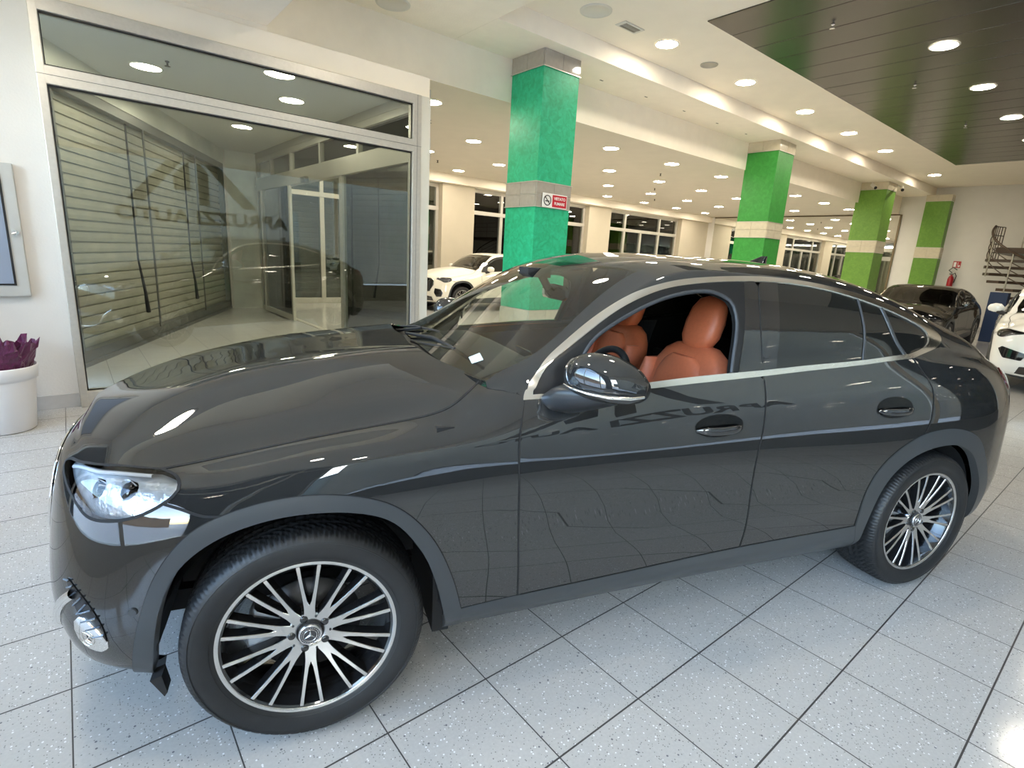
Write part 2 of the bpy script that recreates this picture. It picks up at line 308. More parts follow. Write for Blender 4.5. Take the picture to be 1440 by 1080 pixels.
# lobby: shutter wall on the street side, steel end panel, inner door wall
A = Vector((-.35, 7.0)); B = Vector((2.86, 13.7)); d = (B-A).normalized(); n2 = Vector((-d.y, d.x)); L = (B-A).length
w = empty('window_7', (A.x, A.y, 0), math.atan2(d.y, d.x)); struct(w)
prof = []; z = .16
while z < 2.95: prof += [(z, -.012), (z+.010, -.012), (z+.014, .014), (z+.060, .018), (z+.117, .014), (z+.121, -.012)]; z += .125
vs = []
for zz, dd in prof: vs += [(0, .12-dd, zz), (L, .12-dd, zz)]
MB().add(vs, [(2*i, 2*i+1, 2*i+3, 2*i+2) for i in range(len(prof)-1)]).build('shutter', M['shutter'], w)
f = MB().box(0, L, -.03, .10, 0, .05).box(0, L, .0, .12, 0.05, .17).box(0, L, -.02, .12, 3.0, 3.12)
f.build('frame', M['alud'], w)
f = MB()
for q in (.9, 3.2, 5.5): f.box(q, q+.035, -.02, .0, .16, 3.0)
f.build('mullion', M['alud'], w)
MB().box(0, L, -.03, .14, 3.12, HV).build('lintel', M['steel'], w)
# two shutter straps hanging down the slats
for q in (2.55, 4.75):
    tag(MB().tube([(A.x+d.x*q-n2.x*.05, A.y+d.y*q-n2.y*.05, 2.95), (A.x+d.x*(q-.02)-n2.x*.05, A.y+d.y*(q-.02)-n2.y*.05, 1.2), (A.x+d.x*(q+.03)-n2.x*.08, A.y+d.y*(q+.03)-n2.y*.08, .75), (A.x+d.x*(q+.1)-n2.x*.07, A.y+d.y*(q+.1)-n2.y*.07, .45)], [.012, .012, .02, .03], 8).build('shutter_strap', M['black']), 'dark strap hanging down the lobby shutter, %s one' % ('nearer' if q < 3 else 'farther'), 'strap')
s = empty('wall_lobby_end', (2.86, 13.7, 0)); struct(s)
MB().box(0, .72, -.02, .03, 0, HV).build('sheet', M['steel'], s)
MB().box(.06, .66, -.035, -.02, .62, 1.9).build('hatch', M['steel'], s, bevel=.004)
MB().box(0, .05, -.05, 0, 0, HV).box(.67, .72, -.05, 0, 0, HV).box(0, .72, -.03, -.018, .585, .6).box(0, .72, -.03, -.018, 1.92, 1.935).build('frame', M['alu'], s)
struct(MB().box(2.0, 3.6, 13.75, 14.3, 0, 4).build('wall_lobby_back', M['dshutter']))
# inner wall of the lobby with sliding doors, along x = 3.55
dw = empty('door_1', (3.55, 6.15, 0)); struct(dw); f = MB(); Ld = 13.55-6.15
f.box(-.05, .05, 0, Ld, 3.30, HV); f.box(-.06, .06, 0, Ld, 2.62, 2.88); f.box(-.05, .05, 0, Ld, 3.20, 3.30)
for q in (0.0, 1.9, 3.45, 5.0, 6.3, Ld-.08): f.box(-.045, .045, q, q+.08, 2.88, 3.25)
f.box(-.05, .05, 0, .09, 0, 2.62); f.box(-.05, .05, Ld-.09, Ld, 0, 2.62); f.box(-.04, .04, 5.35, 5.43, 0, 2.62); f.box(-.04, .04, 2.55, 2.63, 0, 2.62); f.box(-.02, .10, 2.67, 2.72, 0, 2.62)
f.box(-.05, .05, 5.43, Ld, 0, .10)
f.build('frame', noisy(mat('grey_door_aluminium', srgb('a7a59b'), .4, .5), 30, .04), dw, bevel=.004)
MB().box(-.004, .004, .09, 2.55, .02, 2.62).box(-.004, .004, 5.43, Ld-.09, .1, 2.62).box(-.004, .004, 0, Ld, 2.88, 3.2).build('pane', M['glass'], dw)
MB().box(-.10, -.09, 5.0, 6.9, .03, 2.6).build('sliding_leaf', M['glass'], dw)
MB().box(-.12, -.07, 4.92, 5.0, .02, 2.6).box(-.12, -.07, 6.82, 6.9, .02, 2.6).box(-.12, -.07, 4.92, 6.9, .02, .12).build('leaf_frame', M['alu'], dw)
MB().box(-.13, -.06, 5.0, 5.02, .95, 1.2).build('handle', M['black'], dw)
MB().box(-.14, -.05, 4.0, 4.2, 2.60, 2.70).build('motion_sensor', M['alud'], dw, bevel=.01)
MB().box(.0, .1, 0, Ld, 0, .012).build('threshold', M['alu'], dw)
# ------------------------------------------------------------------ pillars
def pillar(name, x0, y0, w, paint, label, h=H1, wx=None, cam_=None):
    wx = wx or w; r = empty(name, (x0+wx/2, y0+w/2, 0)); tag(r, label, 'pillar', None)
    a, b = wx/2, w/2
    z = [0, .75, 2.27, 2.62, 4.13, h]
    MB().box(-a, a, -b, b, z[1], z[2]).box(-a, a, -b, b, z[3], z[4]).build('shaft', paint, r, bevel=.004)
    t = MB()
    def tiles(z0, z1, nx, nz, mi):
        for i in range(nz):
            for j in range(nx):
                for ax in range(4):
                    q0, q1 = -1+2*j/nx, -1+2*(j+1)/nx; gz = .003
                    e0, e1 = z0+(z1-z0)*i/nz+gz, z0+(z1-z0)*(i+1)/nz-gz
                    if ax == 0: t.box(q0*a+.002, q1*a-.002, -b-.012, -b+.01, e0, e1, mi)
                    if ax == 1: t.box(q0*a+.002, q1*a-.002, b-.01, b+.012, e0, e1, mi)
                    if ax == 2: t.box(-a-.012, -a+.01, q0*b+.002, q1*b-.002, e0, e1, mi)
                    if ax == 3: t.box(a-.01, a+.012, q0*b+.002, q1*b-.002, e0, e1, mi)
    tiles(z[2], z[3], 2, 2, 0); tiles(z[4], z[5], 2, 1, 0); t.box(-a, a, -b, b, z[2], z[3], 2); t.box(-a, a, -b, b, z[4], z[5]+.0, 2)
    t.build('tile_band', [M['tile'] if paint == M['teal'] else M['tileb'], M['tileb'], M['joint']], r)
    t = MB(); tiles(0, .74, 2, 1, 0); t.box(-a, a, -b, b, 0, .745, 1); t.build('tile_base', [M['tileb'], M['joint']], r)
    e = MB()
    for zz in (z[2], z[3], z[4]):
        for q0, q1, r0_, r1_ in ((-a-.016, a+.016, -b-.018, -b-.012), (-a-.016, a+.016, b+.012, b+.018)): e.box(q0, q1, r0_, r1_, zz-.006, zz+.006)
        for q0, q1, r0_, r1_ in ((-a-.018, -a-.012, -b-.016, b+.016), (a+.012, a+.018, -b-.016, b+.016)): e.box(q0, q1, r0_, r1_, zz-.006, zz+.006)
    e.build('edge_strip', M['alu'], r)
    return r
pillar('square_pillar', 5.41, 6.2, .70, M['teal'], 'sea green plaster pillar nearest, behind the dark coupe windscreen, with a red no smoking sign')
pillar('square_pillar', 12.40, 6.2, .74, M['green'], 'mid green plaster pillar with beige tile bands behind the coupe roof, second in the row')
pillar('square_pillar', 19.40, 6.2, .80, M['lime'], 'lime green plaster pillar with two cameras on its top, third in the row')
pillar('square_pillar', 22.95, 5.40, .70, M['lime'], 'lime green half pillar set against the far white wall', wx=.36, h=4.34)
# no smoking sign
sg = empty('no_smoking_sign', (5.76, 6.17, 2.37)); tag(sg, 'small red and white VIETATO FUMARE sign fixed to the nearest pillar', 'sign')
MB().box(-.25, .25, -.012, 0, -.10, .10).build('board', mat('white_sign_board', srgb('f0ece8'), .4), sg, bevel=.003)
MB().box(-.055, .235, -.016, -.011, -.085, .085).build('red_field', mat('sign_red', srgb('c01428'), .4), sg)
rg = MB().lathe([(.062, -.016), (.075, -.016), (.075, -.011), (.062, -.011), (.062, -.016)], 28, 'y', (-.155, 0, 0)); rg.obox((-.20, -.0145, .045), (-.11, -.0145, -.045), (0, 1, 0), .012, .004)
rg.obox((-.195, -.0135, -.01), (-.115, -.0135, -.01), (0, 1, 0), .016, .004, 0); rg.build('no_smoking_symbol', mat('sign_black', (.03, .02, .02), .5), sg)
wt = mat('sign_white', srgb('f4f0ee'), .4)
for txt, zz in (('VIETATO', .035), ('FUMARE', -.035)):
    me = text_mesh(txt, .058, .001, .001); o = link('sign_lettering', me, wt, sg); o.matrix_local = frame_mat((1, 0, 0), (0, 0, 1), (.09, -.0175, zz))
# surveillance cameras on the third pillar
for k, (xx, yy, dx, dy) in enumerate(((19.15, 6.55, -.10, -.14), (20.05, 6.02, -.26, -.10))):
    cm = empty('security_camera', (xx, yy, 4.19)); tag(cm, 'white bullet camera on top of the lime green pillar, %s' % ('the left one' if k == 0 else 'the right one'), 'camera')
    MB().tube([(0, 0, .05), (dx, dy, -.05)], .045, 14).build('housing', mat('camera_white', srgb('dedad2'), .4), cm)
    MB().tube([(dx*.98, dy*.98, -.048), (dx*1.12, dy*1.12, -.066)], .042, 14).build('lens', M['black'], cm); MB().tube([(0, 0, .05), (.03, .12 if k else -.0, .12)], .018, 8).build('bracket', mat('camera_white2', srgb('d5d0c6'), .4), cm)
# ------------------------------------------------------------------ ceiling fittings
M['lamp'] = emit('warm_lamp_diffuser', (1.0, .90, .74), LAMP)
M['lampring'] = mat('white_lamp_ring', srgb('e8e2d6'), .4)
ring_me = MB().lathe([(.150, -.001), (.150, -.008), (.163, -.010), (.175, -.004), (.176, .0)], 32).mesh('ring'); ring_me.materials.append(M['lampring'])
dif_me = MB().lathe([(0.0, -.006), (.151, -.006)], 32, smooth=False).mesh('diffuser', False); dif_me.materials.append(M['lamp'])
for p_ in dif_me.polygons: pass
def downlight(x, y, z, label, group):
    r = empty('downlight', (x, y, z)); tag(r, label, 'ceiling light', group)
    o = bpy.data.objects.new('ring', ring_me); COL.objects.link(o); o.parent = r
    o = bpy.data.objects.new('diffuser', dif_me); COL.objects.link(o); o.parent = r
ORD = ['first', 'second', 'third', 'fourth', 'fifth', 'sixth', 'seventh', 'eighth', 'ninth']
for i in range(9):
    for j in range(4):
        x_ = 4.62+2.093*i; y_ = 7.87+1.86*j
        downlight(x_, y_, H0, '%s light from the left in the low back ceiling, %s' % (ORD[i], ['row nearest the beam', 'second row behind the beam', 'third row behind the beam', 'row nearest the window wall'][j]), 'downlights of the low back ceiling')
for i in range(6): downlight([6.97, 9.19, 11.5, 13.74, 16.09, 20.41][i], 5.36, HR, '%s light from the left in the white strip beside the dark metal ceiling' % ORD[i], 'downlights of the white strip')
for i, x_ in enumerate((9.37, 11.64, 14.0, 16.3)):
    downlight(x_, 2.68, HR-.013, '%s light from the left in the dark metal slat ceiling' % ORD[i], 'downlights of the metal ceiling')
    downlight(x_, 0.0, HR-.013, '%s added light of a right hand row in the metal slat ceiling, beyond the frame' % ORD[i], 'downlights of the metal ceiling')  # unseen lamp row, added for more light in the room
for x_, y_, w_ in ((2.57, 10.67, 'farthest back'), (2.6, 8.13, 'middle right'), (2.14, 7.05, 'just behind the glass'), (.95, 8.05, 'nearest the shutter')): downlight(x_, y_, HV, 'round light in the entrance lobby ceiling, %s' % w_, 'downlights of the lobby')
for x_, y_, w_ in ((-.3, 4.2, 'in front of the lobby glass'), (-.3, 1.7, 'just over the bonnet'), (-.3, -.9, 'behind the camera by the window')): downlight(x_, y_, HL if y_ > 4 else H1, 'round light in the low front ceiling, %s' % w_, 'downlights of the low front ceiling')
for x_, y_, w_ in ((3.1, 3.9, 'farther'), (3.1, 1.5, 'nearer')): downlight(x_, y_, H1, '%s of two round lights in the rough white ceiling over the coupe' % w_, 'downlights of the rough white ceiling')
def disc(name, x, y, z, r, label, cat, m, group=None):
    o = MB().lathe([(0, -.012), (r*.82, -.012), (r*.84, -.016), (r, -.012), (r+.004, 0)], 36).build(name, m); o.location = (x, y, z); tag(o, label, cat, group); return o
wp = mat('white_speaker_grille', srgb('dbd6ca'), .6)
disc('ceiling_speaker', 3.30, 6.55, H1, .20, 'round white speaker cover in the rough ceiling above the lobby glass', 'speaker', wp)
disc('ceiling_speaker', 5.50, 5.38, HR, .20, 'round white speaker cover in the strip before the first light', 'speaker', wp)
disc('ceiling_speaker', 8.07, 5.36, HR, .13, 'small grey round cover between the first two strip lights', 'speaker', mat('grey_speaker', srgb('b1aa9b'), .6))
vt = empty('ceiling_vent', (6.17, 5.38, HR)); tag(vt, 'small rectangular white air vent in the strip near the first light', 'vent')
MB().box(-.20, .20, -.09, .09, -.012, 0).build('frame', wp, vt, bevel=.004); sl = MB()
for k in range(9): sl.box(-.15, .15, -.06+k*.014, -.054+k*.014, -.016, -.011)
sl.build('grille', mat('vent_grille', srgb('8f897c'), .6), vt)
def sprinkler(x, y, z, label, group, m):
    o = MB().lathe([(.0, 0), (.022, -.001), (.022, -.012), (.010, -.014), (.010, -.045), (.03, -.05), (.03, -.054), (0, -.056)], 12).build('sprinkler', m); o.location = (x, y, z); tag(o, label, 'sprinkler', group)
bm2 = mat('dark_bronze', srgb('3d3226'), .4, .5)
for k_, (x_, y_) in enumerate(((5.2, 8.9), (7.55, 12.5), (9.6, 10.7), (11.9, 8.9), (14.1, 10.7), (16.2, 8.6), (16.4, 12.4), (20.3, 10.7))): sprinkler(x_, y_, H0, '%s small dark sprinkler head from the left in the low back ceiling' % ORD[k_], 'sprinklers of the back ceiling', bm2)
for k_, (x_, y_) in enumerate(((7.75, 3.45), (10.9, 3.4), (14.2, 3.4), (16.6, 2.2))): sprinkler(x_, y_, HR-.012, '%s small chrome sprinkler head from the left in the metal slat ceiling' % ORD[k_], 'sprinklers of the metal ceiling', mat('chrome_sprinkler', (.8, .8, .8), .15, 1.0))
for x_, y_, w_ in ((2.0, 9.2, 'farther'), (1.1, 7.6, 'nearer')): sprinkler(x_, y_, HV, '%s of two small dark sprinkler heads in the lobby ceiling' % w_, 'sprinklers of the lobby', bm2)
for i in range(5):
    o = MB().box(-.035, .035, -.012, .012, -.003, .0).build('beam_anchor', mat('anchor_grey', srgb('6b6558'), .6)); o.location = (6.95+i*1.15, 6.55, H1); tag(o, '%s small dark fixing from the nearest pillar, in the beam underside' % ORD[i], 'fixing', 'fixings under the beam')
# wall display case, flower pot
dc = empty('display_case', (-.85, 6.05, 1.5)); tag(dc, 'grey framed glass notice case on the white wall beside the lobby glass', 'notice case')
MB().box(-.60, .60, -.05, 0, -.51, .53).build('frame', noisy(mat('grey_case_frame', srgb('b9b8b3'), .45), 8, .04), dc, bevel=.008)
MB().box(-.52, .52, -.056, -.045, -.42, .44).build('gasket', M['gasket'], dc)
MB().box(-.505, .505, -.058, -.05, -.405, .425).build('pane', mat('pale_blue_pane', srgb('8c96a8'), .12, Coat_Weight=.5), dc)
MB().tube([(.565, -.05, -.0), (.565, -.075, -.0)], .018, 12).tube([(.565, -.075, 0), (.54, -.08, -.01)], .010, 8).build('lock', mat('lock_chrome', (.8, .8, .8), .1, 1), dc)
pt = empty('flower_pot', (-.50, 5.56, 0)); tag(pt, 'tall white plastic flower pot standing by the wall at the left edge', 'flower pot')
MB().lathe([(0, .002), (.175, .002), (.185, .010), (.222, .40), (.224, .41), (.238, .413), (.246, .505), (.242, .513), (.232, .510), (.228, .45), (0, .44)], 56).build('body', mat('white_gloss_plastic', srgb('ebe9ea'), .28), pt)
MB().lathe([(0, .445), (.226, .445)], 32).build('soil', mat('dark_soil', (.03, .02, .02), .9), pt)
pf = MB(); R2 = random.Random(3); nn = 54
for q, (r0_, r1_, h_, f1, f2) in enumerate(((.19, .255, .22, 9, 17), (.13, .20, .17, 7, 13), (.06, .13, .19, 6, 11))):
    vs = []; rows_ = 8
    for i in range(rows_):
        t_ = i/(rows_-1)
        for k in range(nn):
            a_ = 2*math.pi*k/nn; fold = math.sin(a_*f1+i*.9+q)*.5+math.sin(a_*f2+i+q)*.3
            rr = min(.226 if t_ < .25 else 9, r0_+(r1_-r0_)*t_+fold*.032*(.4+t_)); zz = .455+h_*t_+(.05*fold+R2.uniform(-.02, .02))*t_
            if i >= rows_-2: zz += R2.uniform(-.035, .035)
            vs.append((rr*math.cos(a_), rr*math.sin(a_), zz))
    pf.add(vs, [(i*nn+k, i*nn+(k+1) % nn, (i+1)*nn+(k+1) % nn, (i+1)*nn+k) for i in range(rows_-1) for k in range(nn)])
o = pf.build('purple_wrapping', noisy(mat('crumpled_purple_foil', srgb('5e1248'), .35, .1, Sheen_Weight=.3), 30, .3, .3), None); o.location = (-.50, 5.56, 0)
tag(o, 'crumpled purple wrapping standing up out of the white pot', 'wrapping')
# fire extinguisher + sign on the far wall
fe = empty('fire_extinguisher', (XW-.12, 4.97, 1.2)); tag(fe, 'red fire extinguisher hanging on the far white wall', 'fire extinguisher')
MB().lathe([(0, 0), (.075, .0), (.085, .02), (.085, .42), (.06, .49), (.03, .52), (.03, .56), (0, .56)], 20).build('cylinder', mat('extinguisher_red', srgb('a31420'), .3), fe)
MB().tube([(0, 0, .56), (0, -.08, .62), (0, -.13, .52), (0, -.10, .30)], .014, 8).build('hose', M['black'], fe)
MB().box(-.03, .03, -.05, .06, .56, .60).tube([(0, .0, .62), (0, .10, .70), (0, .0, .80), (0, -.12, .72)], .018, 8).build('handle', M['alud'], fe)
fs_ = empty('fire_sign', (XW-.012, 4.92, 2.10)); tag(fs_, 'small red and white extinguisher sign above the fire extinguisher', 'sign')
MB().box(-.008, 0, -.105, .105, -.11, .11).build('board', mat('fire_sign_red', srgb('b31a20'), .4), fs_); MB().box(-.012, -.008, .015, .085, -.08, .08).box(-.012, -.008, -.03, -.02, -.08, .08).box(-.012, -.008, -.085, -.045, -.08, -.015).build('symbol', wt, fs_)
# ================================================================== CAR BODY SURFACES
def nspline(x, Y):
    """natural cubic spline through (x, Y[...]) along axis 0; returns evaluator"""
    x = np.asarray(x, float); Y = np.asarray(Y, float); n = len(x); h = np.diff(x)
    A = np.zeros((n, n)); B = np.zeros((n,) + Y.shape[1:])
    A[0, 0] = A[-1, -1] = 1
    for i in range(1, n-1):
        A[i, i-1] = h[i-1]; A[i, i] = 2*(h[i-1]+h[i]); A[i, i+1] = h[i]
        B[i] = 6*((Y[i+1]-Y[i])/h[i]-(Y[i]-Y[i-1])/h[i-1])
    Mm = np.linalg.solve(A, B.reshape(n, -1)).reshape(B.shape)
    def ev(t):
        t = np.asarray(t, float); k = np.clip(np.searchsorted(x, t)-1, 0, n-2)
        sh = t.shape + (1,)*(Y.ndim-1); hh = h[k].reshape(sh)
        a = (x[k+1]-t).reshape(sh)/hh; b = (t-x[k]).reshape(sh)/hh
        return a*Y[k]+b*Y[k+1]+((a**3-a)*Mm[k]+(b**3-b)*Mm[k+1])*hh*hh/6
    return ev
P0 = np.array([(-.845,0),(-.830,.22),(-.79,.45),(-.73,.63),(-.65,.765),(-.55,.85),(-.43,.900),(-.25,.925),(0,.937),(.3,.938),(.6,.935),(.9,.932),(1.3,.930),(1.7,.930),(2.1,.933),(2.45,.940),(2.8,.946),(3.1,.943),(3.35,.922),(3.5,.885),(3.615,.835),(3.71,.77),(3.79,.68),(3.85,.54),(3.89,.33),(3.905,0)], float)
_sl = np.concatenate([[0], np.cumsum(np.hypot(*np.diff(P0, axis=0).T))]); SS = _sl-_sl[9]+.3
_t = np.gradient(P0, SS, axis=0); _t[0] = (0, 1); _t[-1] = (0, -1); _t /= np.hypot(*_t.T)[:, None]
N0 = np.stack([-_t[:, 1], _t[:, 0]], 1)
KEY = {
0:([.17,.24,.32,.45,.58,.70,.80,.875,.918],[.10,.03,0,-.005,0,.02,.04,.07,.10]),
2:([.20,.25,.32,.45,.58,.70,.80,.87,.905],[.12,.06,.01,-.005,.005,.022,.042,.07,.105]),
4:([.24,.27,.33,.45,.58,.70,.80,.87,.905],[.12,.06,.02,0,.010,.027,.045,.075,.115]),
5:([.255,.285,.34,.45,.58,.70,.80,.875,.908],[.12,.055,.02,0,.008,.02,.035,.07,.125]),
7:([.25,.30,.36,.48,.62,.75,.845,.895,.918],[.10,.03,.01,0,0,.003,.03,.09,.165]),
8:([.24,.30,.37,.49,.63,.78,.87,.932,.96],[.10,.03,.01,0,0,.002,.021,.062,.165]),
9:([.24,.31,.38,.50,.64,.79,.895,.965,.998],[.10,.03,.01,0,.003,.007,.022,.058,.175]),
10:([.24,.31,.38,.50,.64,.79,.90,.99,1.07],[.10,.03,.01,0,.005,.009,.022,.052,.128]),
11:([.24,.31,.38,.50,.64,.79,.905,1.01,1.095],[.10,.03,.01,0,.006,.010,.023,.054,.096]),
13:([.24,.31,.38,.50,.64,.80,.92,1.04,1.145],[.10,.03,.01,0,.006,.010,.023,.055,.100]),
15:([.24,.31,.38,.50,.64,.80,.94,1.07,1.185],[.10,.03,.01,0,.005,.009,.023,.058,.106]),
17:([.24,.31,.38,.50,.65,.81,.94,1.05,1.15],[.10,.04,.015,0,0,0,.012,.042,.092]),
19:([.22,.30,.38,.50,.65,.80,.93,1.03,1.10],[.12,.05,.02,0,0,.005,.02,.05,.09]),
21:([.22,.30,.38,.50,.65,.80,.93,1.02,1.08],[.14,.06,.03,0,.005,.01,.02,.045,.08]),
25:([.22,.30,.38,.50,.65,.80,.93,1.03,1.09],[.14,.06,.03,0,.005,.01,.02,.05,.09])}
_k = sorted(KEY); _ks = SS[_k]
_Z = nspline(_ks, [KEY[k][0] for k in _k])(SS); _D = nspline(_ks, [KEY[k][1] for k in _k])(SS)
NR = 16; V = np.arange(NR, dtype=float)
def _side():
    G = np.zeros((len(SS), NR, 3))
    for j in range(9):
        G[:, j, 0] = P0[:, 0]-N0[:, 0]*_D[:, j]*1.0; G[:, j, 1] = P0[:, 1]-N0[:, 1]*_D[:, j]; G[:, j, 2] = _Z[:, j]
    return G
# hood rows
ZC = nspline([-.90,-.74,-.6,-.4,-.2,0,.3,.6,.9],[.87,.938,.990,1.047,1.092,1.122,1.156,1.174,1.18])
HT = [.10,.22,.38,.54,.70,.85,1.0]; HG = [.26,.50,.77,.95,1.0,1.0,1.0]
GH = {.55:[(.77,1.075),(.74,1.09),(.71,1.10),(.67,1.11),(.5,1.135),(.25,1.155),(0,1.16)],
.75:[(.826,1.095),(.818,1.105),(.808,1.12),(.750,1.165),(.55,1.23),(.28,1.275),(0,1.29)],
.9:[(.818,1.14),(.80,1.19),(.782,1.245),(.722,1.272),(.54,1.335),(.28,1.385),(0,1.40)],
1.05:[(.808,1.18),(.784,1.26),(.752,1.35),(.700,1.385),(.53,1.43),(.28,1.47),(0,1.485)],
1.25:[(.803,1.21),(.765,1.33),(.718,1.455),(.668,1.488),(.52,1.523),(.27,1.55),(0,1.56)],
1.5:[(.800,1.24),(.755,1.365),(.695,1.50),(.648,1.533),(.51,1.563),(.26,1.585),(0,1.592)],
1.8:[(.800,1.25),(.755,1.375),(.686,1.51),(.638,1.543),(.51,1.576),(.26,1.598),(0,1.603)],
2.1:[(.802,1.26),(.757,1.37),(.690,1.492),(.640,1.533),(.51,1.570),(.26,1.594),(0,1.600)],
2.45:[(.808,1.26),(.770,1.35),(.712,1.445),(.655,1.493),(.51,1.54),(.26,1.568),(0,1.576)],
2.8:[(.815,1.235),(.790,1.295),(.742,1.367),(.668,1.418),(.51,1.468),(.26,1.498),(0,1.508)],
3.1:[(.815,1.195),(.790,1.235),(.750,1.278),(.668,1.325),(.51,1.370),(.26,1.398),(0,1.408)],
3.4:[(.790,1.15),(.768,1.185),(.725,1.217),(.648,1.248),(.50,1.28),(.26,1.305),(0,1.31)],
3.65:[(.74,1.12),(.70,1.14),(.65,1.16),(.57,1.175),(.43,1.19),(.22,1.20),(0,1.20)],
3.78:[(.66,1.11),(.60,1.12),(.53,1.13),(.4,1.145),(.3,1.155),(.15,1.16),(0,1.16)]}
_gx = sorted(GH); _ge = nspline(_gx, [GH[x] for x in _gx])
def _build():
    A = _side(); B = A.copy()
    for i in range(len(SS)):
        xe, ye, ze = A[i, 8]
        zc = float(ZC(xe)); zc = max(zc, ze)
        for j in range(7):
            A[i, 9+j] = (xe, ye*(1-HT[j]), ze+(zc-ze)*HG[j])
        g = _ge(min(max(xe, .40), 3.80))
        for j in range(7):
            y, z = g[j]
            if xe > 3.3:
                w = min((xe-3.3)/.3, 1); y2 = ye*(1-HT[j]); y = y*(1-w)+y2*w
                if xe > 3.6: z = ze + (1.165-ze)*min(1, (j+1)/5.)**.6
            B[i, 9+j] = (xe, y, z)
    return A, B
GA, GB = _build()
class Surf:
    def __init__(s, G): s.ev = nspline(SS, G)
    def P(s, S_, V_):
        S_ = np.atleast_1d(np.asarray(S_, float)); V_ = np.atleast_1d(np.asarray(V_, float))
        rows = s.ev(S_); n = NR+2                         # (n,NR,3) + two rows mirrored beyond the centreline
        rows = np.concatenate([rows, rows[:, 14:15]*[1, -1, 1], rows[:, 13:14]*[1, -1, 1]], 1)
        if not hasattr(Surf, 'Mi'):
            A = np.eye(n)*4; A[0, 0] = A[-1, -1] = 1
            for i in range(1, n-1): A[i, i-1] = A[i, i+1] = 1
            Dm = np.zeros((n, n))
            for i in range(1, n-1): Dm[i, i-1] = 6; Dm[i, i] = -12; Dm[i, i+1] = 6
            Surf.Mi = np.linalg.solve(A, Dm)
        Mm = np.einsum('ij,njk->nik', Surf.Mi, rows)
        k = np.clip(V_.astype(int), 0, n-2); b = V_-k; a = 1-b; I = np.arange(len(S_))
        a = a[:, None]; b = b[:, None]
        return a*rows[I, k]+b*rows[I, k+1]+((a**3-a)*Mm[I, k]+(b**3-b)*Mm[I, k+1])/6
    def N(s, S_, V_, e=1e-3):
        S_ = np.atleast_1d(np.asarray(S_, float)); V_ = np.atleast_1d(np.asarray(V_, float))
        a = s.P(S_+e, V_)-s.P(S_-e, V_); b = s.P(S_, V_+e)-s.P(S_, np.maximum(V_-e, 0))
        n = np.cross(a, b); return n/(np.linalg.norm(n, axis=1)[:, None]+1e-12)
FRONT = Surf(GA); REAR = Surf(GB)
# ================================================================== CAR BUILDING
def dens(pts, smooth=True, step=.02, VSC=.09):
    """resample an outline segment given in (s,v); smooth = natural spline through the points"""
    P = np.array(pts, float)
    if len(P) < 3: smooth = False
    d = np.hypot((P[1:, 0]-P[:-1, 0]), (P[1:, 1]-P[:-1, 1])*VSC); L = np.concatenate([[0], np.cumsum(d)]); n = max(2, int(L[-1]/step)+1); t = np.linspace(0, L[-1], n)
    if smooth: return [tuple(p) for p in nspline(L, P)(t)]
    return [(float(np.interp(a, L, P[:, 0])), float(np.interp(a, L, P[:, 1]))) for a in t]
def outline(*segs):
    out = []
    for s in segs:
        for p in s:
            if not out or abs(p[0]-out[-1][0])+abs(p[1]-out[-1][1]) > 1e-4: out.append(p)
    if abs(out[0][0]-out[-1][0])+abs(out[0][1]-out[-1][1]) < 1e-4: out.pop()
    return out
def inside(pts, poly):
    x, y = pts[:, 0], pts[:, 1]; r = np.zeros(len(x), bool); n = len(poly)
    for i in range(n):
        x0, y0 = poly[i]; x1, y1 = poly[(i+1) % n]
        if y0 == y1: continue
        c = ((y0 > y) != (y1 > y)) & (x < (x1-x0)*(y-y0)/(y1-y0)+x0); r ^= c
    return r
def edist(pts, poly):
    d = np.full(len(pts), 9.); n = len(poly); P = np.array(poly)
    for i in range(n):
        a = P[i]; b = P[(i+1) % n]; ab = b-a; t = np.clip(((pts-a)@ab)/max(ab@ab, 1e-12), 0, 1); d = np.minimum(d, np.hypot(*(pts-a-t[:, None]*ab).T))
    return d
XF = [None]       # transform of surface points (for the other car bodies)
def surf_eval(sf, S_, V_, side, off):
    P = sf.P(S_, V_); N = sf.N(S_, V_)
    flip = np.sign(N[:, 1:2]*0+NSIGN)
    N = N*flip
    if XF[0] is not None: P = P*XF[0]; N = N/XF[0]; N /= np.linalg.norm(N, axis=1)[:, None]
    P = P+N*off
    if side < 0: P = P*[1, -1, 1]; N = N*[1, -1, 1]
    return P, N
NSIGN = 1 if FRONT.N([1.2], [4])[0][1] > 0 else -1
